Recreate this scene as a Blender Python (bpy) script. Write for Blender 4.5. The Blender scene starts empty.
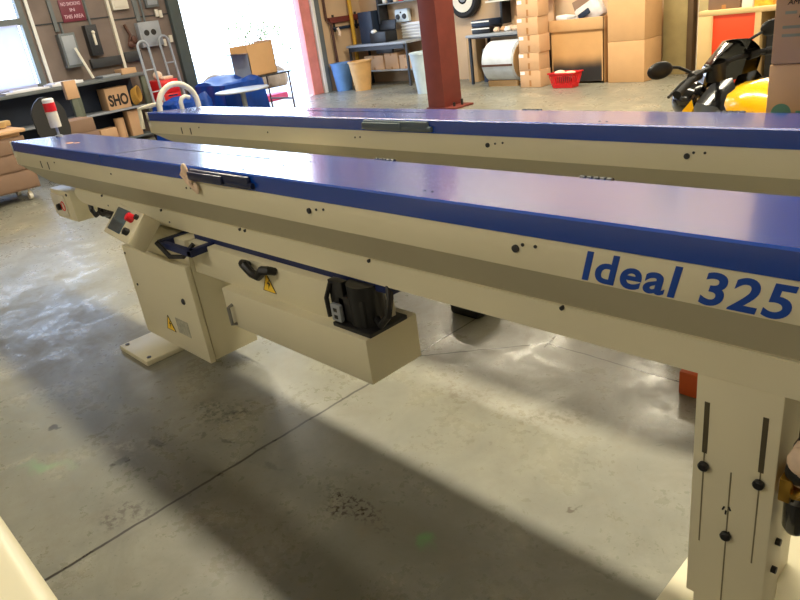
import bpy, bmesh, math, random
from mathutils import Vector, Matrix
random.seed(7)
S=bpy.context.scene
COL=S.collection
PI=math.pi
# ------------------------------------------------------------------ helpers
def V(*a): return Vector(a)
class MB:
    def __init__(s): s.bm=bmesh.new()
    def _xf(s,vs,loc,rot):
        if rot is not None:
            bmesh.ops.rotate(s.bm,verts=vs,cent=(0,0,0),matrix=rot)
        bmesh.ops.translate(s.bm,verts=vs,vec=loc)
    def _merge(s,b2):
        me=bpy.data.meshes.new('tmp'); b2.to_mesh(me); b2.free(); s.bm.from_mesh(me); bpy.data.meshes.remove(me)
    def box(s,x0,x1,y0,y1,z0,z1,bev=0,rot=None,seg=2):
        b=bmesh.new(); bmesh.ops.create_cube(b,size=1)
        sz=(abs(x1-x0),abs(y1-y0),abs(z1-z0)); c=V((x0+x1)/2,(y0+y1)/2,(z0+z1)/2)
        bmesh.ops.scale(b,verts=b.verts,vec=sz)
        if bev>0: bmesh.ops.bevel(b,geom=b.edges[:],offset=min(bev,min(sz)*.45),segments=seg,profile=.5,affect='EDGES')
        if rot is not None: bmesh.ops.rotate(b,verts=b.verts,cent=(0,0,0),matrix=rot)
        bmesh.ops.translate(b,verts=b.verts,vec=c); s._merge(b); return s
    def cyl(s,p,q,r,r2=None,n=20,bev=0):
        p=Vector(p);q=Vector(q);r2=r if r2 is None else r2
        b=bmesh.new(); d=q-p
        bmesh.ops.create_cone(b,cap_ends=True,segments=n,radius1=r,radius2=r2,depth=d.length)
        if bev: bmesh.ops.bevel(b,geom=[e for e in b.edges if len(e.link_faces)==2 and any(len(f.verts)>4 for f in e.link_faces)],offset=bev,segments=2,affect='EDGES')
        bmesh.ops.rotate(b,verts=b.verts,cent=(0,0,0),matrix=d.to_track_quat('Z','Y').to_matrix())
        bmesh.ops.translate(b,verts=b.verts,vec=(p+q)/2); s._merge(b); return s
    def sph(s,c,r,sc=(1,1,1),rot=None,n=16):
        b=bmesh.new(); bmesh.ops.create_uvsphere(b,u_segments=n,v_segments=n//2+2,radius=r)
        bmesh.ops.scale(b,verts=b.verts,vec=sc)
        if rot is not None: bmesh.ops.rotate(b,verts=b.verts,cent=(0,0,0),matrix=rot)
        bmesh.ops.translate(b,verts=b.verts,vec=c); s._merge(b); return s
    def prism(s,pts,axis,a0,a1):
        # pts in the two other axes (in xyz order), extruded along axis from a0 to a1
        def mk(p,a):
            if axis=='x': return (a,p[0],p[1])
            if axis=='y': return (p[0],a,p[1])
            return (p[0],p[1],a)
        A=[s.bm.verts.new(mk(p,a0)) for p in pts]; B=[s.bm.verts.new(mk(p,a1)) for p in pts]
        n=len(pts); fs=[]
        for i in range(n): fs.append(s.bm.faces.new((A[i],A[(i+1)%n],B[(i+1)%n],B[i])))
        fs.append(s.bm.faces.new(A[::-1])); fs.append(s.bm.faces.new(B))
        bmesh.ops.recalc_face_normals(s.bm,faces=fs); return s
    def loft(s,secs,cap=True):
        # list of rings (same count)
        R=[[s.bm.verts.new(p) for p in r] for r in secs]; n=len(R[0]); fs=[]
        for a,b in zip(R,R[1:]):
            for i in range(n): fs.append(s.bm.faces.new((a[i],a[(i+1)%n],b[(i+1)%n],b[i])))
        if cap: fs.append(s.bm.faces.new(R[0][::-1])); fs.append(s.bm.faces.new(R[-1]))
        bmesh.ops.recalc_face_normals(s.bm,faces=fs); return s
    def tube(s,pts,r,n=10,closed=False):
        pts=[Vector(p) for p in pts]; secs=[]
        up=V(0,0,1)
        m=len(pts); prev=None
        for i,p in enumerate(pts):
            if closed: t=pts[(i+1)%m]-pts[i-1]
            else: t=pts[min(i+1,m-1)]-pts[max(i-1,0)]
            t.normalize()
            if prev is None:
                a=t.cross(up)
                if a.length<.1: a=t.cross(V(1,0,0))
            else: a=prev-t*prev.dot(t)
            a.normalize(); prev=a; b=t.cross(a)
            rr=r[i] if isinstance(r,(list,tuple)) else r
            secs.append([p+(a*math.cos(2*PI*k/n)+b*math.sin(2*PI*k/n))*rr for k in range(n)])
        if closed: secs.append(secs[0]); s.loft(secs,False); bmesh.ops.remove_doubles(s.bm,verts=s.bm.verts,dist=1e-5)
        else: s.loft(secs)
        return s
    def lathe(s,prof,c,axis='z',n=28):
        # prof: (r, h)
        secs=[]
        for r,h in prof:
            ring=[]
            for k in range(n):
                a=2*PI*k/n; u,v=r*math.cos(a),r*math.sin(a)
                ring.append({'z':(c[0]+u,c[1]+v,c[2]+h),'x':(c[0]+h,c[1]+u,c[2]+v),'y':(c[0]+v,c[1]+h,c[2]+u)}[axis])
            secs.append(ring)
        s.loft(secs); return s
    def build(s,name,mat,parent=None,smooth=None,origin=None):
        bm=s.bm
        if name in SPLIT and parent is not None:
            bm.verts.index_update(); seen=set(); comps=[]
            for v in bm.verts:
                if v in seen: continue
                st=[v]; seen.add(v); c=[]
                while st:
                    a=st.pop(); c.append(a)
                    for e in a.link_edges:
                        o=e.other_vert(a)
                        if o not in seen: seen.add(o); st.append(o)
                comps.append(c)
            if len(comps)>1:
                last=None; SP=list(comps)
                for c in SP:
                    q=MB(); mp_={v:q.bm.verts.new(v.co) for v in c}
                    fs=set(f for v in c for f in v.link_faces)
                    for f in fs: q.bm.faces.new([mp_[v] for v in f.verts])
                    bmesh.ops.recalc_face_normals(q.bm,faces=q.bm.faces)
                    last=q.build(name,mat,parent)
                bm.free(); return last
        if parent is not None: o=Vector(W[parent])
        elif origin is not None: o=Vector(origin)
        else:
            xs=[v.co for v in bm.verts]
            o=V((min(c.x for c in xs)+max(c.x for c in xs))/2,(min(c.y for c in xs)+max(c.y for c in xs))/2,min(c.z for c in xs))
        bmesh.ops.translate(bm,verts=bm.verts,vec=-o)
        for f in bm.faces: f.smooth=True
        for e in bm.edges:
            if len(e.link_faces)==2 and e.calc_face_angle(0)>math.radians(32): e.smooth=False
        me=bpy.data.meshes.new(name); bm.to_mesh(me); bm.free()
        if isinstance(mat,(list,tuple)):
            for m in mat: me.materials.append(m)
        else: me.materials.append(mat)
        ob=bpy.data.objects.new(name,me); COL.objects.link(ob)
        W[ob.name]=tuple(o); 
        if parent is not None: ob.parent=bpy.data.objects[parent]
        else: ob.location=o
        return ob
W={}
SPLIT={'screw','rivet','slot','groove','hinge','bolt_hole','side_bolt','socket','cross_bar','bracket','anchor_bolt','panel_seam','fork','handle','rib','cradle','tank_shroud','front_scoop','cable','tank_stripe','stripe_outline','stretcher','frame','hanging_tool','teal_mark','paint_chip','rib','leg'}
def thing(name,label,cat,loc,group=None):
    o=bpy.data.objects.new(name,None); COL.objects.link(o); o.location=loc; o.empty_display_size=.1
    o['label']=label; o['category']=cat
    if group: o['group']=group
    W[o.name]=tuple(loc); return o.name
def tag(o,label,cat,group=None):
    o['label']=label; o['category']=cat
    if group: o['group']=group
    return o
def struct(o): o['kind']='structure'; return o
def Rz(a): return Matrix.Rotation(math.radians(a),3,'Z')
def Rx(a): return Matrix.Rotation(math.radians(a),3,'X')
def Ry(a): return Matrix.Rotation(math.radians(a),3,'Y')
def rect(x0,x1,y0,y1): return [(x0,y0),(x1,y0),(x1,y1),(x0,y1)]
# ------------------------------------------------------------------ materials
def lin(c):
    return tuple(((v/255)/12.92 if v/255<=.04045 else ((v/255+.055)/1.055)**2.4) for v in c)+(1,)
def mat(name,rgb,rough=.5,metal=0,var=.12,scale=6,bump=.0,coat=0,spec=.5,rvar=.0):
    m=bpy.data.materials.new(name); m.use_nodes=True; nt=m.node_tree; b=nt.nodes['Principled BSDF']
    c=lin(rgb)
    b.inputs['Roughness'].default_value=rough; b.inputs['Metallic'].default_value=metal
    b.inputs['Specular IOR Level'].default_value=spec
    if coat: b.inputs['Coat Weight'].default_value=coat; b.inputs['Coat Roughness'].default_value=.12
    tc=nt.nodes.new('ShaderNodeTexCoord'); nz=nt.nodes.new('ShaderNodeTexNoise'); nz.inputs['Scale'].default_value=scale; nz.inputs['Detail'].default_value=6
    nt.links.new(tc.outputs['Object'],nz.inputs['Vector'])
    mr=nt.nodes.new('ShaderNodeMapRange'); mr.inputs['From Min'].default_value=.25; mr.inputs['From Max'].default_value=.75
    mr.inputs['To Min'].default_value=1-var; mr.inputs['To Max'].default_value=1+var
    nt.links.new(nz.outputs['Fac'],mr.inputs['Value'])
    vm=nt.nodes.new('ShaderNodeVectorMath'); vm.operation='SCALE'; vm.inputs[0].default_value=c[:3]
    nt.links.new(mr.outputs['Result'],vm.inputs['Scale']); nt.links.new(vm.outputs['Vector'],b.inputs['Base Color'])
    if rvar:
        m2=nt.nodes.new('ShaderNodeMapRange'); m2.inputs['From Min'].default_value=.3; m2.inputs['From Max'].default_value=.7
        m2.inputs['To Min'].default_value=max(.02,rough-rvar); m2.inputs['To Max'].default_value=rough+rvar
        nt.links.new(nz.outputs['Fac'],m2.inputs['Value']); nt.links.new(m2.outputs['Result'],b.inputs['Roughness'])
    if bump:
        bp=nt.nodes.new('ShaderNodeBump'); bp.inputs['Strength'].default_value=bump; bp.inputs['Distance'].default_value=.01
        nt.links.new(nz.outputs['Fac'],bp.inputs['Height']); nt.links.new(bp.outputs['Normal'],b.inputs['Normal'])
    return m
def emis(name,rgb,st):
    m=bpy.data.materials.new(name); m.use_nodes=True; b=m.node_tree.nodes['Principled BSDF']
    b.inputs['Base Color'].default_value=lin(rgb); b.inputs['Emission Color'].default_value=lin(rgb); b.inputs['Emission Strength'].default_value=st
    return m
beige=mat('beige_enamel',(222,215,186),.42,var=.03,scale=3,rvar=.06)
beige2=mat('beige_shaded',(178,172,148),.5,var=.05,scale=3)  # darker copy of the beige, the trough's shade put into its colour
blue=mat('blue_enamel',(0,62,160),.27,var=.015,scale=2,rvar=.0,spec=.5,coat=.85)
blue.node_tree.nodes['Principled BSDF'].inputs['Coat IOR'].default_value=1.5
blue.node_tree.nodes['Principled BSDF'].inputs['Coat Roughness'].default_value=.16
navy=mat('navy_stripe',(14,32,84),.5)
black=mat('black_plastic',(22,22,24),.45)
blackg=mat('black_gloss',(10,10,11),.12,coat=1)
rubber=mat('black_rubber',(26,26,28),.75)
steel=mat('worn_steel',(150,150,150),.35,metal=.9)
chrome=mat('chrome',(205,205,205),.12,metal=1)
dark=mat('dark_metal',(52,54,58),.5,metal=.3)
greym=mat('grey_painted_metal',(104,110,112),.5)
lgrey=mat('light_grey_metal',(150,156,164),.42)
white=mat('white_plastic',(232,232,228),.45,var=.03)
offw=mat('off_white_paint',(222,216,200),.5,var=.04)
yellow=mat('yellow_paint',(250,186,10),.22,coat=.8,var=.02)
warny=mat('warning_yellow',(252,208,50),.5,var=.02)
redp=mat('red_plastic',(214,30,34),.4)
redc=mat('signal_red',(215,28,44),.3)
orange=mat('orange_panel',(226,66,14),.5,var=.02)
rust=mat('red_oxide_steel',(108,44,36),.65,var=.14,scale=5,bump=.1)
brass=mat('brass',(190,150,70),.3,metal=1)
cloth=mat('dirty_white_cloth',(226,200,176),.9,var=.12,scale=30,bump=.5)
cardb=mat('cardboard',(200,158,112),.8,var=.05,scale=5)
cardb2=mat('pale_cardboard',(204,164,126),.8,var=.05,scale=5)
cardb3=mat('dull_brown_cardboard',(132,106,88),.8,var=.08,scale=5)
tape=mat('packing_tape',(170,120,70),.35)
ink=mat('black_ink',(40,32,28),.7)
fadeink=mat('faded_blue_ink',(150,150,120),.8)
teal=mat('teal_ink',(110,160,130),.8)
woodb=mat('brown_plywood',(120,106,98),.75,var=.2,scale=2.5)
woodt=mat('tan_wood',(186,150,104),.65,var=.14,scale=3)
tanwall=mat('tan_wall_paint',(206,176,142),.8,var=.08,scale=1.5)
wallgen=mat('shop_wall',(198,190,178),.85,var=.06,scale=1)
ceil=mat('ceiling_panels',(225,222,215),.9,var=.04,scale=1)
bluebin=mat('blue_bin_plastic',(92,136,196),.5)
tanbin=mat('tan_bin_plastic',(206,162,104),.5)
bluet=mat('blue_tarpaulin',(26,84,188),.38,var=.2,scale=5,bump=.4)
pinkp=mat('pink_jamb',(220,136,132),.6)
greenj=mat('green_grey_jamb',(70,80,80),.6)
olive=mat('olive_board',(164,146,100),.7)
oliveg=mat('olive_grey_metal',(92,98,84),.6)
darkblue=mat('dark_blue_board',(30,44,66),.5)
sheet=mat('milky_plastic_sheet',(226,222,236),.5,var=.08,scale=4)
signr=mat('dark_red_sign',(112,40,58),.5)
signt=mat('pale_sign_paint',(205,170,180),.6)
brownw=mat('brown_pipe',(84,52,40),.5)
yellp=mat('yellow_pipe',(206,160,50),.5)
paper=mat('paper',(235,235,238),.8,var=.03)
blueink=mat('lettering_blue',(10,66,160),.4,var=.02)
screenm=mat('display_grey_blue',(96,112,120),.25)
pvc=mat('pvc_pipe',(214,208,190),.4)
outg=mat('outdoor_concrete',(225,222,214),.9,var=.05,scale=.6)
leaf=mat('foliage',(92,100,40),.9,var=.3,scale=8)
soil=mat('dry_soil',(112,84,54),.95,var=.2,scale=3,bump=.4)
def glassmat():
    m=bpy.data.materials.new('window_glass'); m.use_nodes=True; nt=m.node_tree; nt.nodes.clear()
    o=nt.nodes.new('ShaderNodeOutputMaterial'); t=nt.nodes.new('ShaderNodeBsdfTransparent'); g=nt.nodes.new('ShaderNodeBsdfGlossy'); g.inputs['Roughness'].default_value=.02
    mx=nt.nodes.new('ShaderNodeMixShader'); mx.inputs[0].default_value=.08
    nt.links.new(t.outputs[0],mx.inputs[1]); nt.links.new(g.outputs[0],mx.inputs[2]); nt.links.new(mx.outputs[0],o.inputs[0]); return m
glass=glassmat()
# milky sheet lets light through
_nt=sheet.node_tree; _b=_nt.nodes['Principled BSDF']; _tr=_nt.nodes.new('ShaderNodeBsdfTranslucent'); _tr.inputs['Color'].default_value=(.8,.86,1,1)
_mx=_nt.nodes.new('ShaderNodeMixShader'); _mx.inputs[0].default_value=.5; _o=_nt.nodes['Material Output']
_nt.links.new(_b.outputs[0],_mx.inputs[1]); _nt.links.new(_tr.outputs[0],_mx.inputs[2]); _nt.links.new(_mx.outputs[0],_o.inputs[0])

def floor_mat():
    m=bpy.data.materials.new('stained_concrete'); m.use_nodes=True; nt=m.node_tree; N=nt.nodes; L=nt.links; b=N['Principled BSDF']
    tc=N.new('ShaderNodeTexCoord'); P=tc.outputs['Object']
    def math_(op,a,b_=None,c_=None,clamp=False):
        n=N.new('ShaderNodeMath'); n.operation=op; n.use_clamp=clamp
        for i,v in enumerate((a,b_,c_)):
            if v is None: continue
            if isinstance(v,(int,float)): n.inputs[i].default_value=v
            else: L.new(v,n.inputs[i])
        return n.outputs[0]
    def noise(sc,det=6,rough=.6,vec=P,dist=0):
        n=N.new('ShaderNodeTexNoise'); n.inputs['Scale'].default_value=sc; n.inputs['Detail'].default_value=det; n.inputs['Roughness'].default_value=rough; n.inputs['Distortion'].default_value=dist
        L.new(vec,n.inputs['Vector']); return n.outputs['Fac']
    def ramp(v,a,c,lo=0.,hi=1.):
        n=N.new('ShaderNodeMapRange'); n.interpolation_type='SMOOTHSTEP'; L.new(v,n.inputs['Value'])
        n.inputs['From Min'].default_value=a; n.inputs['From Max'].default_value=c; n.inputs['To Min'].default_value=lo; n.inputs['To Max'].default_value=hi; return n.outputs[0]
    def mixc(f,a,c):
        n=N.new('ShaderNodeMix'); n.data_type='RGBA'
        if isinstance(f,(int,float)): n.inputs[0].default_value=f
        else: L.new(f,n.inputs[0])
        for i,v in ((6,a),(7,c)):
            if isinstance(v,tuple): n.inputs[i].default_value=v
            else: L.new(v,n.inputs[i])
        return n.outputs[2]
    # wobbled coordinates
    nv=N.new('ShaderNodeTexNoise'); nv.inputs['Scale'].default_value=9; nv.inputs['Detail'].default_value=4; L.new(P,nv.inputs['Vector'])
    sub=N.new('ShaderNodeVectorMath'); sub.operation='SUBTRACT'; L.new(nv.outputs['Color'],sub.inputs[0]); sub.inputs[1].default_value=(.5,.5,.5)
    def wob(k):
        ma=N.new('ShaderNodeVectorMath'); ma.operation='MULTIPLY_ADD'; L.new(sub.outputs[0],ma.inputs[0]); ma.inputs[1].default_value=(k,k,0); L.new(P,ma.inputs[2]); return ma.outputs[0]
    P1=wob(.02); P2=wob(.22)
    def sep(p):
        n=N.new('ShaderNodeSeparateXYZ'); L.new(p,n.inputs[0]); return n.outputs[0],n.outputs[1]
    X1,Y1=sep(P1); X2,Y2=sep(P2)
    big=noise(.7,5); mid=noise(3.2,8,.65,dist=.6); fine=noise(26,6,.7)
    c=mixc(ramp(big,.35,.65),lin((146,144,130)),lin((120,121,112)))
    c=mixc(ramp(mid,.40,.72,0,.75),c,lin((114,112,100)))
    c=mixc(ramp(mid,.5,.28,0,.3),c,lin((186,180,162)))
    m2=noise(7,9,.7,dist=.3); c=mixc(ramp(m2,.45,.7,0,.4),c,lin((116,110,96)))
    c=mixc(ramp(noise(1.6,7,.7,dist=.8),.55,.7,0,.35),c,lin((122,112,92)))
    c=mixc(ramp(fine,.55,.75,0,.35),c,lin((110,104,92)))
    sp=noise(11,9,.75,dist=1.2); c=mixc(ramp(sp,.60,.70,0,.7),c,lin((80,74,62)))
    c=mixc(ramp(noise(45,5,.7),.60,.70,0,.5),c,lin((84,78,66)))
    # stains with their own shape: (x,y,rx,ry,strength,colour)
    def blob(cx,cy,rx,ry,ang,st,col,c,edge=.55,tex=None):
        ca,sa=math.cos(ang),math.sin(ang)
        dx=math_('SUBTRACT',X2,cx); dy=math_('SUBTRACT',Y2,cy)
        u=math_('ADD',math_('MULTIPLY',dx,ca/rx),math_('MULTIPLY',dy,sa/rx)); v=math_('ADD',math_('MULTIPLY',dx,-sa/ry),math_('MULTIPLY',dy,ca/ry))
        d=math_('SQRT',math_('ADD',math_('MULTIPLY',u,u),math_('MULTIPLY',v,v)))
        f=ramp(d,1.,edge,0,st)
        if tex is not None: f=math_('MULTIPLY',f,tex)
        return mixc(f,c,lin(col))
    spk=ramp(noise(60,3,.6),.48,.60); spk2=ramp(noise(30,5,.7),.45,.6)
    c=blob(-1.64,1.055,.24,.06,.0,.95,(58,48,38),c,.3,spk)
    c=blob(-1.28,1.11,.06,.05,.3,.45,(90,170,90),c,.1)
    c=blob(-2.63,.80,.07,.03,.3,.7,(70,66,62),c); c=blob(-2.62,.66,.05,.03,.8,.75,(62,58,54),c)
    c=blob(-2.6,1.13,.24,.13,.4,.85,(66,66,60),c,.4,spk2); c=blob(-3.2,.56,.035,.015,.2,.8,(52,50,50),c)
    c=blob(-2.3,.5,.17,.10,.6,.8,(74,66,58),c,.3,spk2); c=blob(-2.2,.86,.1,.03,.7,.45,(92,84,72),c,.2)
    c=blob(-2.72,.70,.16,.09,.3,.5,(205,196,176),c,.1,spk2)
    c=blob(-1.35,1.9,.22,.10,.5,.7,(96,86,66),c,.2,spk2); c=blob(-1.0,1.5,.03,.008,1.1,.8,(70,60,44),c)
    c=blob(-2.05,.99,.06,.03,.4,.5,(80,76,68),c); c=blob(-1.75,1.85,.3,.12,.3,.6,(96,84,66),c,.2,spk2)
    c=blob(-2.37,1.02,.04,.02,.4,.7,(70,66,60),c); c=blob(-2.5,.95,.03,.02,.0,.7,(70,66,60),c)
    c=blob(-2.9,.42,.16,.05,.5,.35,(120,170,120),c,.1)
    # joints and cracks
    def seg(ax,ay,bx,by,w,c,st=1.):
        L_=math.hypot(bx-ax,by-ay); ux,uy=(bx-ax)/L_,(by-ay)/L_
        dx=math_('SUBTRACT',X1,ax); dy=math_('SUBTRACT',Y1,ay)
        t=math_('ADD',math_('MULTIPLY',dx,ux),math_('MULTIPLY',dy,uy)); n_=math_('ABSOLUTE',math_('ADD',math_('MULTIPLY',dx,-uy),math_('MULTIPLY',dy,ux)))
        inn=math_('MULTIPLY',math_('GREATER_THAN',t,0),math_('LESS_THAN',t,L_))
        f=math_('MULTIPLY',math_('MULTIPLY',ramp(n_,w,w*.4),inn),st); return mixc(f,c,lin((48,42,34))),f
    c,f1=seg(-2.19,-4,-2.19,1.97,.009,c); c,f2=seg(-2.19,1.97,-1.70,2.43,.006,c); c,f3=seg(-1.70,2.42,6,2.42,.006,c); c,f4=seg(-2.19,1.97,-2.19,10.9,.006,c); c,_=seg(-1.70,2.38,-1.715,2.50,.006,c); c,_=seg(-12,6.2,6,6.2,.006,c); c,_=seg(-7.2,-4,-7.2,10.9,.006,c)
    L.new(c,b.inputs['Base Color'])
    ro=math_('ADD',ramp(mid,.3,.7,.20,.42),ramp(fine,.3,.7,-.04,.10)); L.new(ro,b.inputs['Roughness'])
    bp=N.new('ShaderNodeBump'); bp.inputs['Strength'].default_value=.12; bp.inputs['Distance'].default_value=.004; L.new(mid,bp.inputs['Height']); L.new(bp.outputs[0],b.inputs['Normal'])
    return m
concrete=floor_mat()
# ------------------------------------------------------------------ setting
XL,YB,H=-12.4,11.0,5.2
def sbox(name,m,*a,**k): return struct(MB().box(*a,**k).build(name,m))
def fl():
    o=MB().box(XL,4,-4,YB,-.2,0).build('floor',concrete,origin=(0,0,0)); struct(o)
fl()
sbox('ceiling',ceil,XL,4,-4,YB,H,H+.1)
sbox('wall_back',tanwall,XL-.2,4.2,YB,YB+.2,0,H)
sbox('wall_right',wallgen,4,4.2,-4,YB,0,H)
sbox('wall_near',wallgen,XL-.2,4.2,-4.2,-4,0,H)
wl=MB()   # openings: window y 1.9..3.95 z 1.12..3.2 ; doorway y 6.6..9.34 z 0..3.6
for y0,y1,z0,z1 in ((-4,1.9,0,H),(1.9,3.95,0,1.12),(1.9,3.95,3.2,H),(3.95,6.6,0,H),(6.6,9.34,3.6,H),(9.34,YB,0,H)): wl.box(XL-.2,XL,y0,y1,z0,z1)
struct(wl.build('wall_left',woodb))
sbox('wall_left_corner_panel',tanwall,XL-.001,XL+.02,9.84,YB,0,4) if False else None
o=MB().box(XL,XL+.02,9.83,YB-.001,0,H-.01).build('trim_1',tanwall); struct(o)
o=MB().box(XL-.2,XL+.10,6.38,6.6,0,3.7,.01).build('trim_2',greenj); struct(o)
o=MB().box(XL-.2,XL+.02,9.332,9.60,0,3.7,.01).build('trim_3',pinkp); struct(o)
o=MB().box(XL,XL+.09,9.61,9.68,0,3.7,.005).build('trim_4',white); struct(o)
o=MB().box(XL,XL+.07,9.69,9.82,0,3.7,.005).build('trim_5',greym); struct(o)
# window
wf=MB(); wf.box(XL-.12,XL+.03,3.87,3.95,1.12,3.2).box(XL-.12,XL+.03,1.9,1.98,1.12,3.2).box(XL-.12,XL+.03,1.98,3.87,1.12,1.17).box(XL-.12,XL+.03,1.98,3.87,3.12,3.2).box(XL-.12,XL+.03,1.98,3.87,2.06,2.16)
win=struct(wf.build('window_1',greym)); 
pn=MB().box(XL-.06,XL-.05,1.98,3.87,2.16,3.12).build('window_pane',glass,win.name)
sh=tag(MB().box(XL+.035,XL+.045,1.95,3.80,1.13,2.07).build('plastic_sheet',sheet),'milky bluish plastic sheet covering the lower half of the window','sheet')
o=MB().box(XL,XL+.05,4.0,4.05,1.1,3.6).build('trim_6',white); struct(o)
o=MB().box(XL,XL+.05,4.34,4.40,1.9,3.6,).build('trim_7',greym); struct(o)
o=MB().box(XL,XL+.06,5.29,5.34,1.1,3.6).build('trim_8',offw); struct(o)
o=MB().box(XL,XL+.03,5.76,5.84,1.9,3.6).build('trim_9',greym); struct(o)
for i,(a,b_,z) in enumerate(((4.05,5.29,2.02),(5.34,6.38,1.96))):
    struct(MB().box(XL,XL+.012,a,b_,z,z+.02).build('trim_%d'%(10+i),dark))
# outdoors
o=MB().box(-40,XL-.2,-12,30,-.25,-.02).build('ground',outg); struct(o)
o=MB().box(-13.5,-13.1,6.4,9.15,-.02,.12,.02).build('curb',mat('pink_curb',(190,60,88),.7)); tag(o,'pink painted kerb on the ground outside the open doorway','kerb')
b=MB()
for i in range(16): b.sph((-16.2+random.uniform(-.3,.3),8.4+i*.17,.12+random.uniform(0,.1)),random.uniform(.2,.38),n=10)
o=tag(b.build('soil_mound',soil),'low mound of dry soil outside beyond the doorway','soil')
o=thing('bush','sunlit sparse bush outside the doorway near its pink right jamb','bush',(-20,13.2,0))
b=MB()
for i in range(420):
    c=V(-20+random.gauss(0,.45),13.2+random.gauss(0,.5),1.2+random.gauss(0,.4)); a=V(random.uniform(-1,1),random.uniform(-1,1),random.uniform(-1,1)).normalized()*.07
    b2=a.cross(V(0,0,1)).normalized()*.035
    vs=[b.bm.verts.new(c+p) for p in (-a,b2,a,-b2)]; b.bm.faces.new(vs)
b.build('foliage',leaf,o)
b=MB()
for k in range(7): b.tube([(-20,13.2,-.05),(-20+random.uniform(-.3,.3),13.2+random.uniform(-.3,.3),.7),(-20+random.uniform(-.6,.6),13.2+random.uniform(-.6,.6),1.5)],[.03,.02,.008],6)
b.build('branch',brownw,o)
# ------------------------------------------------------------------ bar feeder machines
def textmesh(txt,size,shear=0,off=0,ext=.001,sp=1):
    cu=bpy.data.curves.new('t','FONT'); cu.body=txt; cu.size=size; cu.shear=shear; cu.offset=off; cu.extrude=ext; cu.resolution_u=6; cu.space_character=sp
    ob=bpy.data.objects.new('t',cu); COL.objects.link(ob)
    dg=bpy.context.evaluated_depsgraph_get(); me=bpy.data.meshes.new_from_object(ob.evaluated_get(dg)); bpy.data.objects.remove(ob); bpy.data.curves.remove(cu)
    return me
def addtext(name,txt,x0,x1,y,z0,z1,m,parent=None,shear=0,off=0,axis='y',ext=.001,sp=1):
    """lettering fitted into x0..x1, z0..z1 on a plane facing -y (axis y) or +x (axis x)"""
    me=textmesh(txt,1,shear,off,ext,sp)
    xs=[v.co.x for v in me.vertices]; ys=[v.co.y for v in me.vertices]
    a0,a1=min(xs),max(xs); b0,b1=min(ys),max(ys); par=Vector(W[parent]) if parent else V(0,0,0)
    for v in me.vertices:
        u=x0+(v.co.x-a0)/(a1-a0)*(x1-x0); w=z0+(v.co.y-b0)/(b1-b0)*(z1-z0); d=v.co.z
        v.co=(V(u,y-d,w) if axis=='y' else V(y+d,u,w))-par
    me.name=name; me.materials.clear(); me.materials.append(m)
    ob=bpy.data.objects.new(name,me); COL.objects.link(ob)
    if parent: ob.parent=bpy.data.objects[parent]; W[ob.name]=tuple(par)
    return ob
XE,XR=-5.12,-.02
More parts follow.
